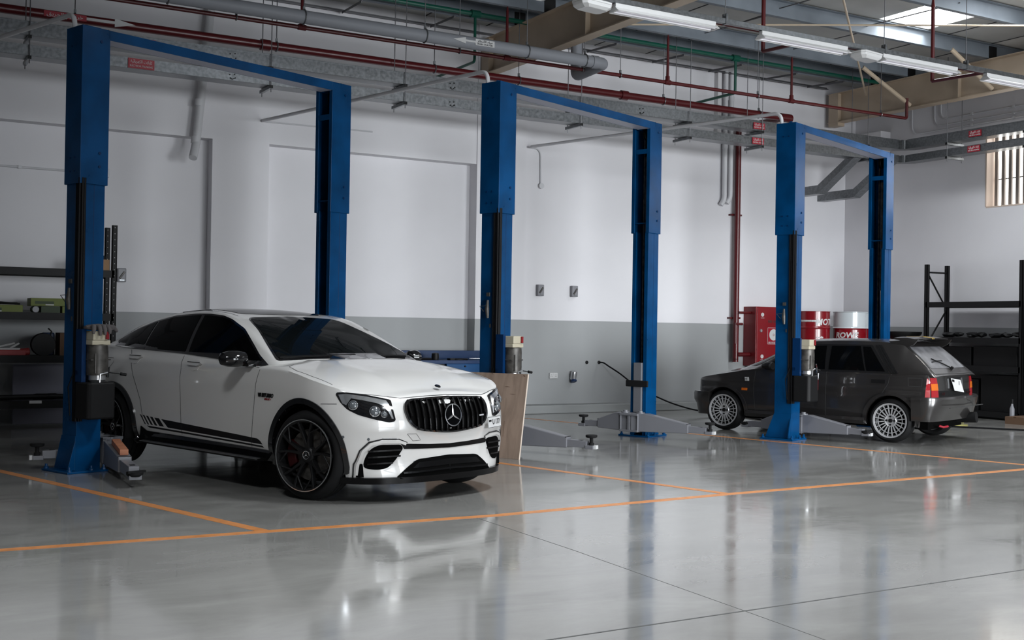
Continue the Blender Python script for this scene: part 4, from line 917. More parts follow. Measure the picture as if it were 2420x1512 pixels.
g = MB(); panel(g, WT2, [(-.36, .255), (-.30, .30), (0, .31), (.30, .30), (.36, .255), (0, .262)], *FRONT, off=.016, thick=.006, step=.05)
ribbon(g, WT2, [(-.44, .225), (0, .235), (.44, .225)], .014, *FRONT, off=.024, h=.014); ribbon(g, WT2, [(0, .30), (0, .22)], .012, *FRONT, off=.014, h=.01); g.build('intake_mesh', 'deep', lo)
g = MB()
for sg in (-1, 1): rows = None
rows = []
for i in list(range(44, -1, -2)): 
    for _s in (0,): p0, p1 = WCB.pt(i, .16), WCB.pt(i, .21); rows.append([Vector((p0.x - .05, -p0.y + .03 if i else 0, .15)), Vector((p0.x + .035, -p0.y * 1.02, .148)), Vector((p1.x + .025, -p1.y * 1.015, .195)), Vector((p1.x - .03, -p1.y + .02 if i else 0, .20))])
rows += [[Vector((p.x, -p.y, p.z)) for p in r] for r in reversed(rows[:-1])]
g.loft(rows); g.build('front_splitter', 'deep', WC, smooth=True)
def sensors(b, sg):
    for (y, z) in ((.83, .50), (.695, .485), (.335, .30)):
        hit, nn, _, _ = WT2.ray_cast(Vector((5, sg * y, z)), Vector((-1, 0, 0)))
        if hit: b.lathe([(0, 0), (.011, 0), (.010, .003), (0, .004)], hit + nn * .0 if nn.x > 0 else hit, nn if nn.x > 0 else -nn, 14)
both('parking_sensor', 'lens', sensors)
g = MB(); ribbon(g, WT2, [(-.415, .518), (-.335, .516), (-.29, .466), (-.36, .464), (-.415, .518)], .003, *FRONT); g.build('tow_cover_line', 'shut', WC)
# number plate on the left of the bumper
pp, pn = Vector((2.120, .515, .565)), Vector((1, .42, .12)); M_ = face_M(pp + pn.normalized() * .012, Vector((-.42, 1, 0)), pn)
g = MB(); g.m = M_; g.box(-.14, .14, -.045, .045, 0, .004); po = g.build('number_plate', 'signwhite', WC)
g = MB(); g.m = M_
for a_ in ((-.138, .138, .040, .043), (-.138, .138, -.043, -.040), (-.138, -.135, -.043, .043), (.135, .138, -.043, .043), (-.128, -.06, -.03, .03)): g.box(a_[0], a_[1], a_[2], a_[3], .004, .0048) if a_[1] - a_[0] > .1 or a_[1] - a_[0] < .01 else None
g.build('plate_border', 'mblack', po)
text_part('plate_text', 'U 177', .06, M_ @ Matrix.Translation((.03, 0, .005)), 'mblack', po, width=.15)
text_part('plate_text', 'DUBAI', .022, M_ @ Matrix.Translation((-.095, .012, .005)), 'mblack', po, width=.05)
# rear lamps and rear skirt
both('tail_light', mat('tail_light_red', (.25, .005, .008), .12), lambda b, sg: panel(b, WT, [(sg * y, z) for y, z in ((.84, .93), (.80, .86), (.38, .86), (.35, .92), (.60, .955), (.80, .96))][::-sg], *REAR, off=.004, thick=.012, step=.04))
b = MB(); panel(b, WT2, [(-.80, .25), (.80, .25), (.72, .42), (-.72, .42)][::-1], *REAR, off=.004, thick=.012, step=.08); b.build('rear_skirt', 'mblack', WC, smooth=True)
b = MB(); panel(b, WT, [(-.58, 1.13), (-.50, 1.30), (.50, 1.30), (.58, 1.13)][::-1], *REAR, off=.004, thick=.01, step=.06); b.build('rear_window', 'tint', WC, smooth=True)

# wheels
def white_wheel(sg, steer, x):
    """origin at the hub; local -y*sg is outward"""
    t = bpy.data.objects.new('wheel', None); COL.objects.link(t); t.parent = WC; t.location = (x, sg * ((.825 if sg < 0 else .66) if x > 0 else .80), WZ); t.rotation_euler = (0, 0, steer); t.empty_display_size = .1
    tyre(t, WR, .262, .20 if x > 0 else .24, sg)
    o = sg  # outward direction along y
    b = MB(); b.lathe([(.262, o * -.12), (.250, o * -.10), (.240, o * .05), (.252, o * .118), (.270, o * .130), (.2745, o * .126), (.266, o * .112)], (0, 0, 0), (0, 1, 0), 64); b.build('rim', 'rimblk', t, smooth=True)
    b = MB(); b.lathe([(.2665, o * .1315), (.2735, o * .1318), (.2735, o * .1290), (.2665, o * .1290), (.2665, o * .1315)], (0, 0, 0), (0, 1, 0), 72); b.build('rim_edge', 'chrome', t, smooth=True)
    b = MB()
    for k in range(5):
        for s in (-1, 1):
            a0 = pi / 2 + 2 * pi * k / 5; rg = []
            for rr, da, w, d, th in ((.045, .10, .034, .085, .05), (.11, .16, .020, .098, .045), (.18, .20, .015, .112, .035), (.25, .265, .018, .122, .03), (.262, .28, .022, .122, .03)):
                a = a0 + s * da * (1.0); c = Vector((rr * cos(a), 0, rr * sin(a))); n_ = Vector((-sin(a), 0, cos(a)))
                rg.append([c + n_ * w * .5 + Vector((0, o * d, 0)), c - n_ * w * .5 + Vector((0, o * d, 0)), c - n_ * w * .7 + Vector((0, o * (d - th), 0)), c + n_ * w * .7 + Vector((0, o * (d - th), 0))])
            b.loft(rg)
            a = a0 + s * .24; a2 = a0 + s * (2 * pi / 5 - .24)
            c0, c1 = Vector((.175 * cos(a0 + s * .2), o * .105, .175 * sin(a0 + s * .2))), Vector((.262 * cos(a0 + s * .60), o * .118, .262 * sin(a0 + s * .60)))
            b.tube([c0, c1], .007, 6)
    b.lathe([(0, o * .092), (.05, o * .092), (.062, o * .08), (.07, o * .04), (.07, 0)], (0, 0, 0), (0, 1, 0), 30)
    b.build('spokes', 'rimblk', t, bevel=.003)
    sm = face_M((0, o * .094, 0), (1 if o < 0 else -1, 0, 0), (0, o, 0)); star(sm, .032, .004, 'chrome', t, z=.002, name='centre_cap', wd_=.10)
    b = MB(); b.lathe([(0, o * .02), (.195, o * .02), (.195, o * .045), (.06, o * .045), (0, o * .045)], (0, 0, 0), (0, 1, 0), 48); b.build('brake_disc', 'motor', t, smooth=True, angle=40)
    b = MB(); A = [pi + .55 * (k / 8 - .5) * 2 for k in range(9)]
    b.loft([[Vector((r_ * cos(a), o * y_, r_ * sin(a))) for r_, y_ in ((.125, .075), (.205, .075), (.215, .02), (.125, .02))] for a in A]); b.build('brake_caliper', 'caliper', t, bevel=.006)
    return t
for sg in (-1, 1):
    white_wheel(sg, R(13.3), WHUB); white_wheel(sg, 0, -WHUB)
# ================================================================== DARK GREY HATCHBACK
MT['dgrey'] = mat('dark_grey_metallic_paint', (0.022, 0.020, 0.0195), 0.35, 0.3, coat=0.8, crough=0.06)
MT['dusty'] = noise_col(mat('dusty_rear_glass', (.09, .09, .1), .45), (0.07, 0.07, 0.075), (0.14, 0.14, 0.15), 6, 5, rough=(.35, .6))
MT['silverrim'] = mat('silver_alloy', (0.5, 0.5, 0.51), 0.35, 0.4)
MT['gold'] = mat('gold_pinstripe', (.55, .38, .08), .4)
MT['amber'] = mat('amber_lens', (.55, .12, .01), .2)
MT['redlens'] = mat('red_lamp_lens', (.30, .01, .015), .2)
DPLAN = [(1.62, 0), (1.62, .3), (1.605, .55), (1.58, .67), (1.53, .735), (1.35, .775), (1.15, .80), (.75, .785), (0, .785), (-.8, .785), (-1.15, .805), (-1.4, .795), (-1.57, .785), (-1.625, .755), (-1.65, .66), (-1.665, .4), (-1.67, 0)]
DCB = CarBody(DPLAN,
    Tab((.18, -.05), (.26, -.02), (.4, 0), (.54, .002), (.58, -.004), (.66, -.008), (.69, -.018), (.8, -.03), (.9, -.06)),
    Tab((.18, -.05), (.4, -.0), (.66, 0), (.7, -.02), (.75, -.05)), Tab((.18, -.03), (.4, 0), (.7, -.005), (.83, -.02)),
    zs=Tab((1.62, .668), (1.55, .69), (1.4, .722), (1.14, .765), (.85, .815), (.65, .84), (.2, .83), (-.6, .822), (-1.2, .825), (-1.5, .838), (-1.67, .838)),
    zb=Tab((1.62, .36), (1.5, .28), (1.3, .22), (.8, .215), (-.8, .235), (-1.4, .26), (-1.67, .30)),
    crown=Tab((1.62, .0), (1.5, .03), (1.2, .055), (.8, .055), (0, .03), (-1.5, .02), (-1.67, .012)),
    zc=Tab((1.0, .86), (.8, .945), (.5, 1.085), (.25, 1.195), (.12, 1.235), (-.1, 1.258), (-.6, 1.268), (-1.1, 1.25), (-1.22, 1.235), (-1.3, 1.175), (-1.45, 1.045), (-1.6, .90), (-1.68, .83)),
    zr=Tab((1.0, .78), (.75, .85), (.47, .995), (.2, 1.14), (.05, 1.205), (-.1, 1.222), (-.6, 1.235), (-1.1, 1.222), (-1.22, 1.205), (-1.3, 1.15), (-1.45, 1.025), (-1.6, .89), (-1.68, .82)),
    yr=Tab((1.0, .70), (.75, .685), (.2, .62), (-.1, .60), (-.8, .59), (-1.2, .60), (-1.45, .645), (-1.68, .72)),
    yb=Tab((1.0, .74), (0, .745), (-1.2, .745), (-1.68, .735)), x0=-1.68, x1=1.0, dome=lambda x, y: .018 * math.exp(-(y / .3) ** 4) * max(0, min(1, (x - .7) * 6)) * max(0, min(1, (1.5 - x) * 5)))
DHUB, DR, DZ = 1.151, .268, .268
dl, dd_, dh = DCB.lower([(DHUB, DZ, .315), (-DHUB, DZ, .315)]), DCB.deck(), DCB.house(e=4.5)
dl2 = DCB.lower([]); DT = bvh_of(dl2, dd_, dh)
DC = thing('car', 'dark grey boxy hatchback with silver many-spoke wheels and roof spoiler, parked at the right lift', 'car', (11.47, 11.299, 0), R(110.3))
b = MB()
for q in (dl, dd_, dh): b.add(q.v, q.f)
b.build('body', 'dgrey', DC, smooth=True, angle=38)
b = MB(); b.box(-1.55, 1.5, -.60, .60, .17, .30); b.box(-1.5, 1.4, -.5, .5, .30, .60)
for hx in (DHUB, -DHUB):
    for sg in (-1, 1): b.loft([[Vector((hx + .31 * cos(a), sg * (.64 + y), DZ + .31 * sin(a))) for y in (-.14, .08)] for a in [pi * k / 20 for k in range(-1, 22)]], False, False)
b.build('floor_pan', 'void', DC)
def dboth(name, mt, fn, smooth=True, **kw):
    for sg in (-1, 1): b = MB(); fn(b, sg); b.build(name, mt, DC, smooth=smooth, **kw)
DDLO = [(.62, .85), (.10, 1.165), (.0, 1.185), (-.85, 1.19), (-1.12, .842), (-.3, .842)]
dboth('window_trim', 'mblack', lambda b, sg: panel(b, DT, smooth_poly(DDLO, .02), *SIDE(sg), off=.003, thick=.01, step=.06))
dboth('front_side_window', 'tint', lambda b, sg: panel(b, DT, [(.53, .865), (.09, 1.15), (-.25, 1.165), (-.27, .865)], *SIDE(sg), off=.006, thick=.008, step=.06))
dboth('rear_side_window', 'tint', lambda b, sg: panel(b, DT, [(-.32, .865), (-.32, 1.165), (-.70, 1.17), (-.80, .865)], *SIDE(sg), off=.006, thick=.008, step=.06))
dboth('quarter_window', 'tint', lambda b, sg: panel(b, DT, [(-.82, .865), (-.73, 1.165), (-.83, 1.165), (-1.06, .865)], *SIDE(sg), off=.006, thick=.008, step=.05))
def louv(b, sg):
    for k in range(3): ribbon(b, DT, [(-.90 - k * .03, 1.185), (-1.145 - k * .035, .845)], .02, *SIDE(sg), off=.009, h=.01)
dboth('pillar_louvre', 'mblack', louv, smooth=False)
b = MB(); panel(b, DT, smooth_poly([(-.66, .875), (-.60, 1.17), (-.5, 1.205), (.5, 1.205), (.60, 1.17), (.66, .875)][::-1], .03), *FRONT, off=.003, thick=.01, step=.07); b.build('windscreen', 'wscreen', DC, smooth=True)
b = MB(); panel(b, DT, smooth_poly([(-.60, .915), (-.54, 1.175), (.54, 1.175), (.60, .915)], .03), *REAR, off=.004, thick=.01, step=.06); b.build('rear_window', 'dusty', DC, smooth=True)
b = MB(); ribbon(b, DT, [(-.665, .85), (-.60, 1.0), (-.57, 1.19)], .01, *REAR, off=.004); ribbon(b, DT, [(.665, .85), (.60, 1.0), (.57, 1.19)], .01, *REAR, off=.004); ribbon(b, DT, [(-.665, .852), (.665, .852)], .012, *REAR, off=.004); b.build('hatch_line', 'shut', DC)
b = MB(); ribbon(b, DT, [(-.02, .91), (.1, .955), (.34, 1.02)], .012, *REAR, off=.022, h=.012); ribbon(b, DT, [(.02, 1.0), (.2, 1.0), (.40, .985)], .014, *REAR, off=.012, h=.008); b.tube([(-1.60, -.05, .905), (-1.62, -.05, .93)], .02, 8); b.build('rear_wiper', 'black', DC)
# roof spoiler on two feet, gold pinstripes
b = MB(); sp = []
for k in range(13):
    y = -.60 + .1 * k; e_ = 1 - (abs(y) / .62) ** 4; zz = 1.282 + .018 * e_
    sp.append([Vector((-1.05 - .06 * (1 - e_), y, zz - .014)), Vector((-1.12, y, zz)), Vector((-1.32 + .05 * (1 - e_), y, zz + .004)), Vector((-1.43 + .07 * (1 - e_), y, zz - .012)), Vector((-1.425 + .07 * (1 - e_), y, zz - .024)), Vector((-1.25, y, zz - .045))])
b.loft(sp)
for sg in (-1, 1): b.loft([[Vector((x, sg * y, z)) for x, z in ((-1.05, 1.24), (-1.42, 1.27), (-1.36, 1.20), (-1.20, 1.13))] for y in (.575, .605)])
so = b.build('roof_spoiler', 'dgrey', DC, smooth=True, angle=45)
for y in (.10, .15): b = MB(); b.loft([[Vector((x, y - .01, z)), Vector((x, y + .01, z)), Vector((x, y + .01, z - .002)), Vector((x, y - .01, z - .002))] for x, z in ((-1.10, 1.302), (-1.32, 1.306), (-1.432, 1.29), (-1.43, 1.275))]); b.build('pinstripe', 'gold', so)
# tail: lamps, plate recess with a hanging plate, garnish
for sg in (-1, 1):
    b = MB(); P = [(sg * .735, .805), (sg * .60, .805), (sg * .565, .565), (sg * .735, .565)][::-sg]; panel(b, DT, P, *REAR, off=.008, thick=.016, step=.05); lo = b.build('tail_light', 'redlens', DC, smooth=True)
    b = MB(); panel(b, DT, [(sg * .735, .735), (sg * .592, .735), (sg * .578, .655), (sg * .735, .655)][::-sg], *REAR, off=.011, thick=.008, step=.05); b.build('indicator_lens', 'amber', lo, smooth=True)
    b = MB(); panel(b, DT, [(-1.585, .80), (-1.622, .80), (-1.622, .565), (-1.575, .565)], *SIDE(sg), off=.006, thick=.01, step=.04); b.build('lamp_side', 'redlens', lo)
b = MB(); panel(b, DT, [(-.25, .66), (.25, .66), (.25, .80), (-.25, .80)], *REAR, off=.004, thick=.008, step=.08); pr = b.build('plate_recess', 'mblack', DC)
b = MB(); ribbon(b, DT, [(.245, .79), (.245, .67)], .035, *REAR, off=.012, h=.01); ribbon(b, DT, [(-.245, .79), (-.245, .67)], .035, *REAR, off=.012, h=.01); b.build('plate_lamp', 'alu', pr)
b = MB(); panel(b, DT, [(-.56, .575), (.56, .575), (.575, .645), (-.575, .645)], *REAR, off=.004, thick=.008, step=.08); ga = b.build('rear_garnish', 'mblack', DC, smooth=True)
text_part('rear_badge', 'HF', .05, face_M((-1.684, .45, .607), (0, -1, 0), (-1, 0, 0)), 'caliper', ga, width=.11); text_part('rear_badge', 'delta', .04, face_M((-1.684, -.45, .607), (0, -1, 0), (-1, 0, 0)), 'caliper', ga, width=.13)
M_ = face_M((-1.70, .05, .715), Vector((-.1, -1, -.0)), Vector((-1, .1, .12))) @ Matrix.Rotation(R(-8), 4, 'Z')
b = MB(); b.m = M_; b.prism([(-.15, .06), (.11, .07), (.20, -.075), (-.06, -.085)], 0, .004); npl = b.build('number_plate', 'signwhite', DC)
b = MB(); b.m = M_; b.box(-.125, -.06, .02, .05, .004, .005); b.box(.06, .075, .0, .05, .004, .005); b.build('plate_print', 'mblack', npl)
# bumpers
def bumper(x0, rear):
    s = -1 if rear else 1; b = MB(); rows = []
    if not rear: prof = [(.0, .20), (.05, .34), (.105, .39), (.115, .47), (.10, .505), (-.03, .51)]; base = [(1.36, .79), (1.45, .785), (1.54, .76), (1.59, .70), (1.615, .5), (1.625, .2), (1.625, 0)]
    else: prof = [(.02, .28), (.055, .36), (.08, .42), (.10, .46), (.125, .55), (.11, .575), (-.02, .575)]; base = [(-1.42, .80), (-1.55, .80), (-1.61, .785), (-1.635, .74), (-1.665, .5), (-1.68, .2), (-1.685, 0)]
    base = resample(base, 18)
    full = base + [(x, -y) for x, y in reversed(base[:-1])]
    for x, y in full:
        ny = max(-1, min(1, y / .80)); k = 1 - abs(ny) ** 6
        nx = s * (k * .95 + .05 * k); side = (1 - k) * (.25)
        cut = 0
        row = []
        for d, z in prof:
            zz = z + (0 if rear else (1 - k) * 0.0)
            row.append(Vector((x + nx * d, y + math.copysign(side * d, y) if abs(y) > .01 else y, zz)))
        row += [Vector((x - s * .06 * (1 if abs(y) < .7 else 0), y * (.98 if abs(y) < .7 else .93), prof[-1][1])), Vector((x - s * .06 * (1 if abs(y) < .7 else 0), y * (.98 if abs(y) < .7 else .93), prof[0][1]))]
        rows.append(row)
    b.loft(rows); return b
b = bumper(0, True); rb_ = b.build('rear_bumper', 'dgrey', DC, smooth=True, angle=30)
b = bumper(0, False); b.build('front_bumper', 'dgrey', DC, smooth=True, angle=30)
b = MB()
for k in (0, 1): b.box(-1.82 + .0, -1.806, -.60, .60, .445, .452)
b.build('bumper_groove', 'shut', rb_)
# side details
def sidebits(b, sg):
    for L_ in ([(.69, .835), (.71, .70), (.705, .5), (.68, .24)], [(-.30, .84), (-.31, .5), (-.30, .25)], [(-1.14, .835), (-1.12, .72), (-1.05, .60), (-.90, .52)]): ribbon(b, DT, L_, .006, *SIDE(sg))
    ribbon(b, DT, [(-1.36, .80), (-1.53, .80), (-1.53, .70), (-1.37, .70), (-1.36, .80)], .005, *SIDE(sg))
    ribbon(b, DT, [(1.55, .30), (1.38, .225)], .004, *SIDE(sg))
dboth('shut_line', 'shut', sidebits, smooth=False)
for hx_ in (-1.08, .02): dboth('door_handle', 'mblack', lambda b, sg: panel(b, DT, [(hx_, .72), (hx_ + .18, .72), (hx_ + .18, .765), (hx_, .765)], *SIDE(sg), off=.004, thick=.008, step=.04))
dboth('side_skirt', 'dgrey', lambda b, sg: b.loft([[Vector((x, sg * y, z)) for y, z in ((.70, .20), (.795, .205), (.815, .25), (.80, .285), (.70, .29))] for x in (-.82, .81)]), smooth=False)
def flare(b, sg):
    for hx in (DHUB, -DHUB):
        A = [pi * (-.06 + 1.12 * k / 30) for k in range(31)]; P = [(hx + .355 * cos(a), DZ + .345 * sin(a)) for a in A] + [(hx + .308 * cos(a), DZ + .308 * sin(a)) for a in reversed(A)]
        panel(b, DT, P, *SIDE(sg), off=.016, thick=.05, step=.03)
for sg in (-1, 1):
    for hx in (DHUB, -DHUB):
        b = MB(); A = [pi * (-.06 + 1.12 * k / 30) for k in range(31)]; P = [(hx + .355 * cos(a), DZ + .345 * sin(a)) for a in A] + [(hx + .308 * cos(a), DZ + .308 * sin(a)) for a in reversed(A)]
        panel(b, DT, P, *SIDE(sg), off=.014, thick=.05, step=.03); b.build('wheel_arch', 'dgrey', DC, smooth=True, angle=40)
dboth('side_indicator', 'amber', lambda b, sg: panel(b, DT, [(.80, .548), (.88, .548), (.88, .58), (.80, .58)], *SIDE(sg), off=.006, thick=.01, step=.04))
dboth('wing_badge', 'signwhite', lambda b, sg: panel(b, DT, [(.78, .675), (.84, .675), (.85, .725), (.79, .725)], *SIDE(sg), off=.003, thick=.005, step=.04))
for sg in (-1, 1): text_part('badge_lettering', 'HF', .04, face_M((.815, sg * .788, .70), (-sg, 0, 0), (0, sg, 0)), 'mblack', DC, width=.035)
dboth('wing_mirror', 'mblack', lambda b, sg: b.loft([[Vector((x, sg * .80 + sg * .085 * cos(a) * k, .885 + .055 * sin(a) * k)) for a in [2 * pi * j / 16 for j in range(16)]] for x, k in ((.42, .85), (.44, 1), (.50, .95), (.56, .6), (.58, .1))]))
b = MB(); ribbon(b, DT, [(.70, .0), (1.0, .0)], .5, (0, 0, 4), (1, 0, 0), (0, 1, 0), (0, 0, -1), off=.012, h=.014) if 0 else b.box(.86, 1.0, -.5, .5, .855, .866); b.build('scuttle_grille', 'mblack', DC)
# nose: grille and four round lamps
b = MB(); panel(b, DT, [(-.62, .53), (.62, .53), (.62, .65), (-.62, .65)][::-1], *FRONT, off=.003, thick=.01, step=.08); ng = b.build('grille', 'mblack', DC)
for y in (-.52, -.36, .36, .52): b = MB(); b.lathe([(0, .0), (.055, 0), (.05, .012), (0, .02)], (1.615, y, .59), (1, 0, 0), 20); b.build('headlight', 'lens', ng, smooth=True)
# exhaust box, tow eye, brake duct
b = MB(); b.tube([(-1.50, -.40, .27), (-1.80, -.42, .29)], [.06, .07], 18); b.build('exhaust_tip', 'black', DC, smooth=True)
b = MB(); b.tube([(-1.62, .42, .215), (-1.66, .38, .20), (-1.68, .28, .205)], .014, 8); b.build('tow_strap', 'signred', DC)
def delta_wheel(sg, x):
    t = bpy.data.objects.new('wheel', None); COL.objects.link(t); t.parent = DC; t.location = (x, sg * .70, DZ); t.empty_display_size = .1; o = sg
    tyre(t, DR, .205, .20, sg)
    b = MB(); b.lathe([(.205, -o * .09), (.18, -o * .05), (.185, o * .05), (.198, o * .078)], (0, 0, 0), (0, 1, 0), 56); b.lathe([(.192, o * .08), (.196, o * .10), (.212, o * .104), (.214, o * .095), (.205, o * .085), (.192, o * .08)], (0, 0, 0), (0, 1, 0), 64); b.build('rim', 'silverrim', t, smooth=True)
    b = MB(); b.lathe([(.148, o * .078), (.149, o * .088), (.156, o * .089), (.157, o * .078), (.148, o * .078)], (0, 0, 0), (0, 1, 0), 60)
    for k in range(20):
        a = 2 * pi * (k + .5) / 20; u = Vector((cos(a), 0, sin(a))); n_ = Vector((-sin(a), 0, cos(a)))
        rg = lambda r, w, d: [u * r + n_ * w + Vector((0, o * d, 0)), u * r - n_ * w + Vector((0, o * d, 0)), u * r - n_ * w * 1.2 + Vector((0, o * (d - .02), 0)), u * r + n_ * w * 1.2 + Vector((0, o * (d - .02), 0))]
        b.loft([rg(.07, .0055, .075), rg(.12, .0062, .086), rg(.153, .0052, .086), rg(.198, .0045, .09)])
    b.build('spokes', 'silverrim', t)
    b = MB(); b.lathe([(0, o * .07), (.05, o * .07), (.07, o * .08), (.078, o * .07), (.078, o * .04)], (0, 0, 0), (0, 1, 0), 32); b.build('hub', 'silverrim', t, smooth=True)
    b = MB()
    b.lathe([(0, o * .085), (.022, o * .083), (.026, o * .07)], (0, 0, 0), (0, 1, 0), 20)
    b.build('centre_cap', 'mblack', t, smooth=True)
    for k in range(4): b = MB(); a = pi / 4 + pi / 4 + pi / 2 * k; b.lathe([(0, o * .083), (.011, o * .082), (.013, o * .07)], (.05 * cos(a), 0, .05 * sin(a)), (0, 1, 0), 12); b.build('wheel_bolt', 'mblack', t, smooth=True)
    b = MB(); b.lathe([(0, o * .02), (.15, o * .02), (.15, o * .035), (0, o * .035)], (0, 0, 0), (0, 1, 0), 40); b.build('brake_disc', 'void', t, smooth=True, angle=40)
    b = MB(); b.lathe([(.0, -o * .0), (.18, o * .0)], (0, 0, 0), (0, 1, 0), 40); b.build('wheel_well', 'mblack', t)
for sg in (-1, 1):
    for x in (DHUB, -DHUB): delta_wheel(sg, x)
# ================================================================== THINGS ALONG THE WALLS AND ON THE FLOOR
MT['ply'] = noise_col(mat('plywood', (.4, .3, .25), .7), (0.215, 0.155, 0.118), (0.30, 0.22, 0.17), 2.2, 6, stretch=(6, 6, 1), dist=.6)
MT['plyedge'] = mat('plywood_edge', (.62, .52, .44), .7)
MT['stain'] = mat('brown_stain', (0.13, 0.08, 0.055), .8)
# plywood sheet leaning on the middle lift
pa, th_ = R(117.5), .018
ux = Vector((cos(pa), sin(pa), 0)); back = Vector((-ux.y, ux.x, 0)) * -1; tilt = .15; upd = (Vector((0, 0, 1)) * .86 + back * tilt).normalized()
t = thing('plywood_sheet', 'bare plywood sheet leaning against the middle lift, beside the white car nose', 'plywood sheet', (5.94, 10.08, 0))
nrm = ux.cross(upd).normalized(); nrm = nrm if nrm.y < 0 else -nrm
def PW(u, v, w): return ux * u + upd * v + nrm * w
b = MB(); b.loft([[PW(u, 0, 0), PW(u, .872, 0), PW(u, .872, -th_), PW(u, 0, -th_)] for u in (0, 1.22)]); b.build('board', 'ply', t, bevel=.002)
b = MB(); b.loft([[PW(-.001, 0, 0), PW(-.001, .872, 0), PW(-.001, .872, -th_), PW(-.001, 0, -th_)], [PW(.003, 0, .0005), PW(.003, .872, .0005), PW(.003, .872, -th_), PW(.003, 0, -th_)]]); b.build('edge', 'plyedge', t)
b = MB()
for (u, v, w, h) in ((.03, .855, .03, .018), (.42, .862, .03, .012), (.22, .30, .006, .16), (.27, .16, .007, .05), (.20, .735, .07, .008), (.34, .73, .16, .004), (.12, .66, .08, .006), (.5, .13, .2, .004)):
    b.loft([[PW(u, v - h / 2, .001), PW(u + w * .4, v + h / 2, .001), PW(u + w * .4, v + h / 2, -.001), PW(u, v - h / 2, -.001)], [PW(u + w * .6, v - h / 2, .001), PW(u + w, v + h / 2, .001), PW(u + w, v + h / 2, -.001), PW(u + w * .6, v - h / 2, -.001)]])
b.build('stain', 'stain', t)['kind'] = 'stuff'

# workbench behind the car
t = thing('workbench', 'blue steel workbench with raised back edge, standing behind the white car', 'workbench', (7.45, 14.5, 0))
b = MB(); b.box(-.95, .98, .0, .62, .81, .86); b.box(-.95, .98, .60, .625, .86, .985); b.prism([(0, .86), (.6, .86), (.6, .985), (.45, .985)], -.95, -.935, Matrix(((0, 0, 1, 0), (1, 0, 0, 0), (0, 1, 0, 0), (0, 0, 0, 1)))); b.build('worktop', 'bluedk', t, bevel=.004)
for (x, y) in ((-.9, .03), (.9, .03), (-.9, .55), (.9, .55)): b = MB(); b.box(x - .03, x + .03, y - .03 + .03, y + .06, 0, .81); b.build('leg', 'bluedk', t)
b = MB(); b.box(-.10, .48, .01, .5, .69, .81); dw = b.build('drawer', 'blue', t, bevel=.004)
b = MB(); b.lathe([(0, 0), (.014, 0), (.01, .02), (0, .022)], (.19, .01, .775), (0, -1, 0), 12); b.build('drawer_lock', 'black', dw)
b = MB(); b.box(-.50, -.12, .04, .5, .66, .81); b.build('shelf_box', 'black', t)
def lump(b, c, r, n=3, seed=1, sc=(1, 1, .5)):
    rnd = random.Random(seed); bm = bmesh.new(); bmesh.ops.create_icosphere(bm, subdivisions=2, radius=1)
    vs = [Vector(c) + Vector((v.co.x * sc[0], v.co.y * sc[1], v.co.z * sc[2])) * r * (1 + rnd.uniform(-.22, .22)) for v in bm.verts]; fs = [tuple(v.index for v in f.verts) for f in bm.faces]; bm.free(); b.add(vs, fs)
b = MB(); b.lathe([(0, .86), (.12, .86), (.13, .875), (.12, .885), (0, .88)], (6.82, 14.8, 0), (0, 0, 1), 24); tag(b.build('dish', 'motor', smooth=True), 'round flat metal dish at the left end of the workbench', 'dish')
b = MB(); b.tube([(6.98 + .08 * cos(a), 14.72 + .06 * sin(a), .875 + .01 * sin(3 * a)) for a in [k * .5 for k in range(26)]], .012, 8); b.tube([(7.05, 14.72, .872), (7.2, 14.7, .872)], .018, 8); tag(b.build('cable_coil', 'cable', smooth=True), 'small heap of black cable on the workbench, next to the dish', 'cable')
b = MB(); b.lathe([(0, .86), (.05, .86), (.055, .90), (.05, .95), (0, .96)], (7.30, 14.78, 0), (0, 0, 1), 18); tag(b.build('oil_filter', 'black', smooth=True), 'short black cylinder standing on the middle of the workbench', 'filter')
b = MB(); b.tube([(7.62 + .13 * cos(a), 14.66 + .08 * sin(a), .872) for a in [k * .45 for k in range(15)]], .011, 8); b.box(7.45, 7.55, 14.6, 14.7, .86, .885); tag(b.build('test_lead', 'cable', smooth=True), 'looped black lead lying over the workbench drawer', 'lead')
t = thing('breaker_bar', 'steel bar with blue grip lying at the right end of the workbench', 'tool', (7.75, 14.6, .882)); b = MB(); b.tube([(0, 0, 0), (.38, .03, .0)], .007, 8); b.build('shaft', 'chrome', t, smooth=True); b = MB(); b.tube([(.38, .03, 0), (.58, .045, .01)], .02, 12); b.build('grip', 'blue', t, smooth=True)

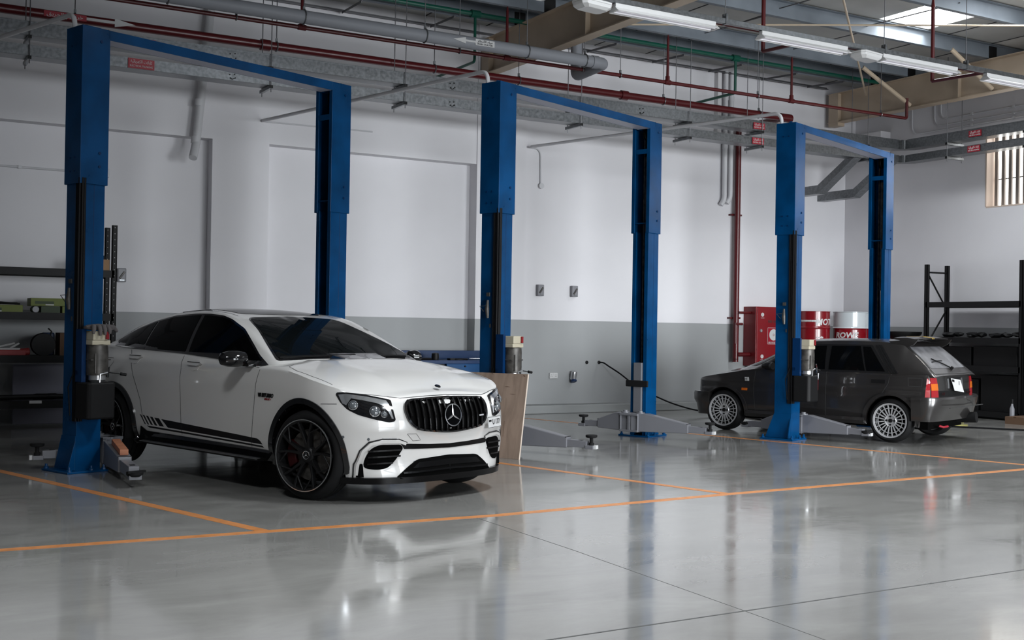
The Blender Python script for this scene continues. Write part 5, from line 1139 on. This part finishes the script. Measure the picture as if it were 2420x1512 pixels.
# black boltless racking, left (along the back wall) and right (along the right wall)
def rack(name, label, loc, rz, L, D_, H_, levels, holes=False, brace=True):
    t = thing(name, label, 'shelving', loc, rz)
    for x in (0, L):
        for y in (0, D_):
            b = MB(); b.box(x - .03, x + .03, y - .03, y - .022, 0, H_); b.box(x - .03, x - .022, y - .03, y + .03, 0, H_); b.box(x + .022, x + .03, y - .03, y + .01, 0, H_); b.box(x - .03, x + .03, y + .022, y + .03, 0, H_)
            up = b.build('upright', 'black', t)
            if holes:
                b = MB(); z = .1
                while z < H_: b.box(x - .004, x + .004, y - .0315, y - .0295, z - .004, z + .004); b.box(x + .0295, x + .0315, y - .006, y + .002, z - .004, z + .004); z += .075
                b.build('slot', 'signwhite', up)['kind'] = 'stuff'
        if brace:
            b = MB(); z, s = .25, 0
            zz = H_ - .13; b.tube([(x, 0, zz), (x, D_, zz)], .016, 6)
            while zz > .6: b.tube([(x, 0 if s == 0 else D_, zz), (x, D_ if s == 0 else 0, zz - .62)], .014, 6); zz -= .62; s = 1 - s
            b.build('end_brace', 'black', t)
    for z in levels:
        b = MB(); b.box(0, L, -.03, -.0, z - .085, z + .005); b.box(0, L, D_, D_ + .03, z - .085, z); b.build('beam', 'black', t)
        b = MB(); b.box(.01, L - .01, 0, D_, z - .02, z - .004); b.build('deck', 'mblack', t)
    return t
rack('storage_rack', 'black perforated shelving against the back wall at the far left, behind the left lift', (.55, 15.0, 0), 0, 2.37, .45, 2.53, (.35, .90, 1.42, 1.96), holes=True, brace=False)
rack('storage_rack', 'tall black shelving along the right wall behind the dark hatchback', (15.82, 13.38, 0), R(-90), 1.82, .5, 2.51, (.12, .84, 1.29, 1.87))
rack('storage_rack', 'second black shelving bay nearer along the right wall, at the picture edge', (15.82, 11.40, 0), R(-90), 1.82, .5, 2.51, (.12, .84, 1.29, 1.87))
def bx(name, label, cat, x0, x1, y0, y1, z0, z1, mt, group=None, rz=0, bevel=.004, parts=()):
    t = thing(name, label, cat, ((x0 + x1) / 2, (y0 + y1) / 2, z0), rz, group); w, d, h = (x1 - x0) / 2, (y1 - y0) / 2, z1 - z0
    b = MB(); b.box(-w, w, -d, d, 0, h); b.build('carton', mt, t, bevel=bevel)
    for (nm, m_, a) in parts: b = MB(); b.box(a[0] * w, a[1] * w, -d - .003, -d + .001, a[2] * h, a[3] * h); b.build(nm, m_, t)
    return t
MT['lime'] = mat('yellow_green_carton', (0.13, 0.16, 0.025), .6); MT['limedk'] = mat('dark_green_print', (0.03, 0.05, 0.02), .6); MT['redplas'] = mat('dull_red_plastic', (.30, .03, .03), .5); MT['bluebot'] = mat('dark_blue_metal', (.01, .03, .09), .4); MT['greycab'] = mat('grey_violet_panel', (0.20, 0.20, 0.25), .5)
S2 = (('print', 'limedk', (-.8, .1, .25, .6)), ('stripe', 'signwhite', (-.3, .1, .1, .22)))
bx('carton', 'yellow-green flat carton on the upper left rack shelf, cut by the picture edge', 'box', 1.35, 1.87, 14.98, 15.3, 1.42, 1.51, 'lime', parts=S2)
bx('carton', 'yellow-green flat carton resting on the round tin, upper shelf of the left rack', 'box', 1.96, 2.44, 15.0, 15.32, 1.505, 1.60, 'lime', parts=S2)
bx('carton', 'dark narrow carton under the yellow-green one on the left rack', 'box', 2.08, 2.30, 15.02, 15.3, 1.42, 1.50, 'limedk')
bx('carton', 'small yellow-green carton at the right end of the upper shelf, left rack', 'box', 2.32, 2.44, 15.0, 15.3, 1.42, 1.503, 'lime')
t = thing('tin', 'round tin lying on its side on the upper shelf of the left rack', 'tin', (2.02, 15.02, 1.462)); b = MB(); b.lathe([(0, 0), (.04, 0), (.04, .2), (0, .2)], (0, 0, 0), (0, 1, 0), 24); b.build('can', 'limedk', t, smooth=True, angle=40); b = MB(); b.lathe([(0, -.004), (.036, -.004), (.038, 0), (0, 0)], (0, 0, 0), (0, 1, 0), 24); b.build('lid', 'isogrey', t)
b = MB(); b.tube([(1.3, 15.05, 1.56), (1.85, 15.1, 1.525)], .012, 8); b.tube([(1.3, 15.12, 1.535), (1.83, 15.16, 1.53)], .014, 8); tag(b.build('wiper_blade', 'black', smooth=True), 'pair of black blades lying on the yellow-green carton at the picture edge', 'wiper blade')
t = thing('vise', 'dull red tool on the middle shelf of the left rack, cut by the picture edge', 'tool', (1.80, 15.1, .90)); b = MB(); b.box(-.30, .12, -.06, .06, 0, .07); b.tube([(.05, 0, .04), (.17, 0, .05)], .045, 12); b.build('body', 'redplas', t, bevel=.01); b = MB(); b.box(-.25, .06, -.03, .03, .07, .09); b.tube([(-.2, -.02, .10), (.0, -.02, .15)], .012, 6); b.tube([(-.05, -.02, .09), (.05, -.02, .15)], .012, 6); b.build('handle', 'signwhite', t)
t = thing('wheel_reel', 'black round reel standing on the middle shelf of the left rack', 'reel', (2.12, 15.1, 1.035)); b = MB(); b.lathe([(0, 0), (.135, 0), (.14, .02), (.12, .04), (.12, .1), (.14, .12), (.135, .14), (0, .14)], (0, -.07, 0), (0, 1, 0), 32); b.build('reel', 'black', t, smooth=True); b = MB(); b.tube([(.05, -.05, .05), (.09, -.05, .16), (.05, -.05, .20)], .01, 8); b.build('hook', 'black', t, smooth=True)
b = MB(); b.box(-.07, .07, -.06, .06, 0, .28); o = b.build('canister', 'bluebot', bevel=.015); o.location = (2.20, 15.27, .90); tag(o, 'dark blue canister behind the black reel on the left rack', 'canister')
bx('carton', 'brown carton with a pale patch on the middle shelf of the left rack', 'box', 2.30, 2.62, 15.0, 15.35, .90, 1.18, 'brownbox', parts=(('label', 'cardboard', (-.6, .9, .12, .52)),))
bx('carton', 'plain cardboard box on the top shelf of the left rack, right of the post', 'box', 2.62, 2.87, 15.02, 15.3, 1.96, 2.10, 'cardboard')
b = MB(); b.lathe([(0, 0), (.035, 0), (.035, .04), (.03, .05), (0, .05)], (2.80, 15.12, 2.103), (0, 0, 1), 18); tag(b.build('small_tin', 'black', smooth=True), 'small dark tin on top of the cardboard box', 'tin')
b = MB(); b.tube([(1.4, 15.0, .395), (1.7, 15.02, .40), (2.2, 15.05, .405), (2.6, 15.0, .40)], .03, 8); lump(b, (2.15, 15.1, .40), .05, seed=4, sc=(4, 1.5, .8)); lump(b, (2.5, 15.1, .41), .05, seed=8, sc=(2.5, 1.5, .8)); tag(b.build('bumper_part', 'black', smooth=True), 'long black car parts heaped on the lowest shelf of the left rack', 'car part', kind='stuff')
b = MB(); b.box(-.07, .07, -.002, .002, 0, .035); o = b.build('shelf_ticket', 'signwhite'); o.location = (2.03, 14.966, .325); tag(o, 'small white ticket stuck on the lowest shelf edge of the left rack', 'ticket')
t = thing('cabinet_panel', 'tall pale violet-grey board standing behind the lower shelves of the left rack', 'board', (2.35, 15.5, 0)); b = MB(); b.box(-.52, .52, -.012, .012, .03, .78); b.build('board', 'greycab', t, bevel=.02)
# items on the right racks
for k, (yy, zz, sc, sd) in enumerate(((13.0, 1.29, 2.0, 3), (12.55, 1.29, 1.6, 5), (12.1, 1.29, 2.2, 9), (11.70, 1.31, 1.6, 11))):
    b = MB(); lump(b, (15.95, yy, zz + .045), .06, seed=sd, sc=(2, sc, .7)); lump(b, (16.0, yy - .12, zz + .05), .05, seed=sd + 1, sc=(1.5, sc, .8))
    tag(b.build('engine_part', 'black', smooth=True), ('%s dark machine part on the middle shelf of the right rack' % ('leftmost', 'second', 'third', 'rightmost')[k]), 'car part')
for k, (y0, y1, z0, z1) in enumerate(((13.25, 12.55, .84, 1.14), (12.5, 11.7, .84, 1.16), (13.2, 12.4, .12, .62), (12.35, 11.66, .12, .70))):
    bx('parts_crate', ('large black crate on the %s shelf of the right rack, %s end' % (('lower', 'lower', 'bottom', 'bottom')[k], ('far', 'near', 'far', 'near')[k])), 'crate', 15.9, 16.28, y1, y0, z0, z1, 'black')
t = thing('spray_bottle', 'small grey-white bottle standing on the floor before the right rack', 'bottle', (15.70, 11.62, 0)); b = MB(); b.lathe([(0, 0), (.035, 0), (.037, .02), (.037, .2), (.018, .25), (.016, .28), (0, .28)], (0, 0, 0), (0, 0, 1), 20); b.build('bottle', 'isogrey', t, smooth=True); b = MB(); b.lathe([(0, .29), (.022, .29), (.022, .35), (0, .35)], (0, 0, 0), (0, 0, 1), 14); b.build('cap', 'black', t, smooth=True)
t = thing('pallet', 'low brown wooden pallet on the floor at the right picture edge', 'pallet', (15.60, 10.98, 0), R(3))
for k in range(5): b = MB(); b.box(-.32, .14, -.40 + k * .18, -.27 + k * .18, .09, .11); b.build('slat', 'brownbox', t)
for x in (-.28, -.1, .09): b = MB(); b.box(x - .04, x + .04, -.40, .45, 0, .09); b.build('bearer', 'brownbox', t)
# hose cabinet
t = thing('fire_hose_cabinet', 'red fire hose cabinet hanging beside the red riser on the back wall', 'cabinet', (14.12, 15.3, .73))
b = MB(); b.box(-.36, .36, 0, .32, 0, 1.04); b.build('body', 'redbox', t, bevel=.006)
b = MB(); b.box(-.34, .34, -.012, -.001, .02, 1.02); dr = b.build('door', 'redbox', t, bevel=.004)
for (x, z) in ((-.22, .90), (-.22, .17)):
    b = MB(); b.lathe([(.012, 0), (.035, 0), (.035, .003), (.012, .003)], (x, -.012, z), (0, -1, 0), 24); b.box(x - .01, x + .01, -.017, -.0135, z - .03, z + .03); b.build('round_sign', 'signwhite', dr)
    b = MB(); b.box(x - .04, x + .04, -.015, -.012, z - .06, z - .055); b.build('sign_caption', 'signwhite', dr)
b = MB(); b.lathe([(0, 0), (.03, 0), (.026, .014), (0, .016)], (-.25, -.012, .62), (0, -1, 0), 24); b.build('lock', 'alu', dr, smooth=True)
b = MB(); b.box(-.10, .18, -.015, -.012, .38, .68); b.build('sign_plate', 'signred', dr)
b = MB(); b.lathe([(.02, 0), (.10, 0), (.10, .003), (.02, .003)], (.04, -.015, .55), (0, -1, 0), 32); b.lathe([(0, 0), (.012, 0), (.012, .004), (0, .004)], (.04, -.015, .55), (0, -1, 0), 12)
for a in ((-.10, .18, .385, .39), (-.10, .18, .67, .675), (-.10, -.095, .385, .675), (.175, .18, .385, .675)): b.box(a[0], a[1], -.018, -.015, a[2], a[3])
b.build('hose_symbol', 'signwhite', dr)
text_part('sign_lettering', 'FIRE HOSE REEL', .05, face_M((.04, -.0165, .41), (1, 0, 0), (0, -1, 0)), 'signwhite', dr, width=.24); text_part('sign_lettering', 'FIRE HOSE', .07, face_M((.04, -.013, .78), (1, 0, 0), (0, -1, 0)), 'motor', dr, width=.26)
t = thing('hose_valve_pipe', 'red branch pipes linking the riser to the hose cabinet', 'pipe'); b = MB()
b.tube(bend([(13.48, 15.48, .86), (13.48, 15.48, .80 + .1), (13.78, 15.44, .90)], .05), .04, 12) if 0 else b.tube([(13.48, 15.46, .93), (13.755, 15.46, .93)], .038, 12)
b.tube([(13.48, 15.42, 1.66), (13.755, 15.44, 1.66)], .022, 10); b.tube([(13.41, 15.42, 1.48), (13.41, 15.42, 1.12)], .018, 10); b.tube([(13.40, 15.42, 1.46), (13.56, 15.42, 1.46)], .022, 8)
b.build('branch', 'red', t, smooth=True)
# oil drums, two high
MT['drumred'] = mat('red_drum_paint', (0.19, 0.004, 0.009), .25, coat=.3); MT['drumwhite'] = mat('white_drum_paint', (0.52, 0.56, 0.58), .25, coat=.4)
def drum(name_lbl, loc, upper, lower, words):
    t = thing('oil_drum', name_lbl, 'drum', loc); r, h = .285, .85
    def prof(z0, z1): 
        P = [(0, z0)] if z0 == 0 else []
        for k in range(61):
            z = z0 + (z1 - z0) * k / 60; bulge = .010 * (math.exp(-((z - h / 3) / .012) ** 2) + math.exp(-((z - 2 * h / 3) / .012) ** 2)) + (.006 if z < .012 or z > h - .012 else 0); P.append((r + bulge, z))
        return P
    cut = .565
    b = MB(); b.lathe(prof(0, cut), (0, 0, 0), (0, 0, 1), 48); b.build('lower_shell', lower, t, smooth=True)
    b = MB(); b.lathe(prof(cut, h) + [(r - .01, h), (r - .015, h - .015), (0, h - .015)], (0, 0, 0), (0, 0, 1), 48); b.build('upper_shell', upper, t, smooth=True)
    d = Vector((-loc[0], -loc[1], 0)).normalized(); 
    for (w, z, sz, off_) in words:
        a0 = atan2(d.y, d.x) + off_
        cu = bpy.data.curves.new('drum_word', 'FONT'); cu.body = w; cu.size = sz; cu.extrude = .002; cu.align_x = 'CENTER'; cu.align_y = 'CENTER'; cu.offset = .004; cu.resolution_u = 2; cu.shear = .15
        q = bpy.data.objects.new('tmp', cu); COL.objects.link(q); bpy.context.view_layer.update(); me = bpy.data.meshes.new_from_object(q.evaluated_get(bpy.context.evaluated_depsgraph_get())); bpy.data.objects.remove(q)
        for v in me.vertices:
            a = a0 + v.co.x / r; rr = r + .003 + v.co.z; v.co = Vector((rr * cos(a), rr * sin(a), z + v.co.y))
        me.materials.clear(); me.materials.append(MT['signwhite']); o = bpy.data.objects.new('lettering', me); COL.objects.link(o); o.parent = t
    return t
D1, D2, D3 = (14.62, 14.8), (15.20, 14.5), (15.88, 14.66)
for (p, nm, u, l, ws) in ((D1, 'red', 'drumred', 'drumred', [('MOTUL', .66, .15, 1.05), ('TRANSYNTHETIC', .68, .035, -.28), ('specific', .40, .04, .42)]),
                          (D2, 'white', 'drumwhite', 'drumred', [('ROWE', .44, .135, -.22)]), (D3, 'second white', 'drumwhite', 'drumred', [('ROWE', .44, .135, 1.2)])):
    drum('plain black oil drum standing under the %s drum' % {'red': 'all red', 'white': 'middle white and red', 'second white': 'corner white and red'}[nm], (p[0], p[1], 0), 'tank', 'tank', [])
    drum({'red': 'all red oil drum on top of the stack beside the hose cabinet', 'white': 'white and red oil drum on top of the middle stack', 'second white': 'white and red oil drum topping the corner stack, behind the lift post'}[nm], (p[0], p[1], .851), u, l, ws)
t = thing('oil_drainer', 'wheeled waste oil drainer with a wide shallow bowl, standing behind the dark hatchback', 'oil drainer', (15.95, 13.98, 0)) 
b = MB(); b.lathe([(0, 1.20), (.05, 1.20), (.22, 1.25), (.30, 1.33), (.31, 1.375), (.30, 1.375), (.21, 1.27), (0, 1.22)], (0, 0, 0), (0, 0, 1), 36); b.build('bowl', 'tank', t, smooth=True, angle=50)
b = MB(); b.tube([(0, 0, .5), (0, 0, 1.22)], .022, 12); b.build('stem', 'chrome', t, smooth=True)
b = MB(); b.lathe([(0, .12), (.2, .12), (.21, .16), (.21, .5), (.18, .55), (0, .56)], (0, 0, 0), (0, 0, 1), 28); b.build('tank', 'tank', t, smooth=True)
for k in range(4): a = pi / 4 + pi / 2 * k; b = MB(); b.tube([(.19 * cos(a), .19 * sin(a) - .015, .05), (.19 * cos(a), .19 * sin(a) + .015, .05)], .05, 16); b.box(.19 * cos(a) - .02, .19 * cos(a) + .02, .19 * sin(a) - .02, .19 * sin(a) + .02, .05, .13); b.build('castor', 'rubber', t)

# electrical fittings on the back wall
def isolator(x, z, label, y=YB):
    t = thing('isolator_switch', label, 'switch', (x, y, z)); b = MB(); b.box(-.055, .055, -.075, 0, -.09, .09); b.build('housing', 'isogrey', t, bevel=.01)
    b = MB(); b.m = Matrix.Translation((0, -.077, .0)) @ Matrix.Rotation(R(35), 4, 'Y'); b.box(-.012, .012, -.012, .002, -.055, .055); b.build('toggle', 'motor', t, bevel=.003)
    b = MB(); b.box(-.03, .03, -.077, -.074, -.075, -.055); b.build('label_plate', 'steel', t)
isolator(9.52, 1.93, 'grey metal isolator switch on the white wall, left one of the pair'); isolator(10.16, 1.93, 'grey metal isolator switch on the white wall, right one of the pair')
isolator(3.16, 1.94, 'grey metal isolator switch on the wall behind the left rack', YB + .149)
t = thing('wall_socket', 'white double wall socket low on the grey dado', 'socket', (9.81, YB, .58)); b = MB(); b.box(-.075, .075, -.022, 0, -.045, .045); b.build('face_plate', 'white', t, bevel=.004)
b = MB()
for sx_ in (-.04, .04):
    for (dx, dz) in ((0, .018), (-.011, -.006), (.011, -.006)): b.box(sx_ + dx - .0035, sx_ + dx + .0035, -.0235, -.0215, dz - 0.005 - .003, dz - .005 + .003)
b.build('pin_hole', 'black', t)['kind'] = 'stuff'
b = MB(); b.box(-.012, .012, -.026, -.021, .015, .03); b.build('rocker', 'white', t)
t = thing('industrial_socket', 'round grey and blue industrial socket mounted low on the grey wall', 'socket', (10.16, YB, .54)); b = MB(); b.lathe([(0, -.02), (.05, -.02), (.052, .08), (.045, .11), (0, .115)], (0, -.055, 0), (.0, -.25, 1), 24); b.build('housing', 'alu', t, smooth=True); b = MB(); b.lathe([(0, 0), (.045, 0), (.052, .04), (.045, .05), (0, .05)], (0, -.055, -.015), (.0, -.45, -1), 24); b.build('blue_cover', 'bluebot', t, smooth=True)
for (x, lb) in ((10.45, 'small black round air outlet on the grey wall, without a hose'), (10.69, 'small black round air outlet on the grey wall where the hose starts')):
    b = MB(); b.lathe([(0, 0), (.028, 0), (.026, .012), (.012, .018), (.012, .03), (0, .03)], (x, YB, .79), (0, -1, 0), 20); tag(b.build('air_outlet', 'black', smooth=True), lb, 'air outlet')
b = MB(); pts = [(10.69, YB - .035, .79), (10.70, 15.5, .785), (10.74, 15.4, .73), (10.85, 15.25, .62), (10.99, 15.1, .47), (11.1, 14.95, .36), (11.22, 14.8, .28), (11.42, 14.6, .17), (11.69, 14.4, .08), (11.95, 14.1, .03), (12.1, 13.7, .012), (12.0, 13.2, .012)]
def smooth_path(P, n=6):
    P = [Vector(p) for p in P]; out = []
    for i in range(len(P) - 1):
        a, b_, c, d = P[max(i - 1, 0)], P[i], P[i + 1], P[min(i + 2, len(P) - 1)]
        for k in range(n): t_ = k / n; out.append(.5 * ((2 * b_) + (c - a) * t_ + (2 * a - 5 * b_ + 4 * c - d) * t_ * t_ + (3 * b_ - 3 * c + d - a) * t_ ** 3))
    return out + [P[-1]]
b.tube(smooth_path(pts), .012, 10); tag(b.build('air_hose', 'cable', smooth=True), 'black air hose running from the wall outlet down to the floor by the hatchback', 'hose')
b = MB(); b.tube(smooth_path([(13.2, 12.6, .012), (13.6, 11.8, .012), (13.9, 11.18, .012), (14.38, 10.44, .012), (14.8, 9.6, .012), (15.3, 8.9, .012)]), .012, 8); tag(b.build('floor_cable', 'cable', smooth=True), 'black cable lying across the floor right of the dark hatchback', 'cable')
b = MB(); b.tube([(14.72 + .16 * cos(a) * (1 - .01 * a), 11.86 + .16 * sin(a), .015 + .004 * a) for a in [k * .4 for k in range(40)]], .012, 8); tag(b.build('hose_coil', mat('yellow_hose', (.42, .38, .03), .4), smooth=True), 'yellow hose coil on the floor beyond the hatchback exhaust', 'hose')
# timber block on the front left swing arm, work glove on the switch box, grease gun
t = bpy.data.objects.new('timber_block', bpy.data.meshes.new('timber_block')); 
r_, p_ = Vector((.36, .02, 0)), Vector((-.12, -1.12, 0)); A_ = R(20.3); wr = Matrix.Translation((l1[0], l1[1], 0)) @ Matrix.Rotation(A_, 4, 'Z'); dv = (p_ - r_).normalized(); nv = Vector((-dv.y, dv.x, 0)); L_ = (p_ - r_).length
b = MB(); b.m = wr
def SB(s, w, z): return r_ + dv * s + nv * w + Vector((0, 0, z))
zt = lambda s: .075 + .19 + (.12 - .19) * (s - .10) / (L_ * .62 - .10)
b.loft([[SB(s, -.035, zt(s) + .004), SB(s, .035, zt(s) + .004), SB(s, .035, zt(s) + .052), SB(s, -.035, zt(s) + .052)] for s in (.26, .72)])
tag(b.build('timber_block', 'wood', bevel=.003), 'red-brown timber block lying on the front swing arm of the left lift', 'timber block')
b = MB(); b.m = wr; gx, gy, gz = .12, -.13, 1.252
for k, (dx, dy, ax, ay, ln) in enumerate(((-.07, -.055, -.02, -.035, .10), (-.03, -.06, -.005, -.04, .13), (.01, -.06, .0, -.04, .12), (.05, -.055, .01, -.035, .10), (.10, -.01, .06, -.01, .06))):
    b.tube([(gx + dx, gy + dy + .03, gz + .03), (gx + dx + ax * .6, gy + dy + ay * .6, gz + .032), (gx + dx + ax, gy + dy + ay, gz + .005), (gx + dx + ax * 1.3, gy + dy + ay * 1.1, gz + .02 - ln * .5)], [.02, .02, .019, .011], 10)
b.loft([[Vector((gx + x, gy + y * s, gz + .022 + z * s)) for y, z in ((-.06, -.018), (0, -.021), (.06, -.018), (.07, 0), (.035, .028), (-.035, .032), (-.07, .006))] for x, s in ((-.12, .45), (-.08, .9), (-.02, 1.1), (.05, 1.0), (.10, .95), (.15, .7))])
tag(b.build('work_glove', mat('grey_glove_fabric', (.10, .09, .09), .9), smooth=True, angle=60), 'grey work glove draped over the switch box of the left lift', 'glove')
wr3 = Matrix.Translation((l3[0], l3[1], 0)) @ Matrix.Rotation(A_, 4, 'Z')
t = thing('grease_gun', 'hand grease gun hanging beside the oil tank of the right lift', 'grease gun', wr3 @ Vector((.30, -.16, .50)), A_)
b = MB(); b.tube([(0, 0, 0), (0, 0, .30)], .026, 14); b.build('barrel', 'motor', t, smooth=True, angle=40); b = MB(); b.tube([(.0, -.02, .30), (-.02, -.03, .40), (-.07, -.04, .44)], .009, 8); b.build('nozzle', 'chrome', t, smooth=True); b = MB(); b.tube([(.035, 0, .05), (.04, -.02, .33)], .009, 8); b.build('lever', 'alu', t, smooth=True); b = MB(); b.box(-.02, .02, -.032, -.026, .12, .25); b.build('label_band', 'redbox', t)
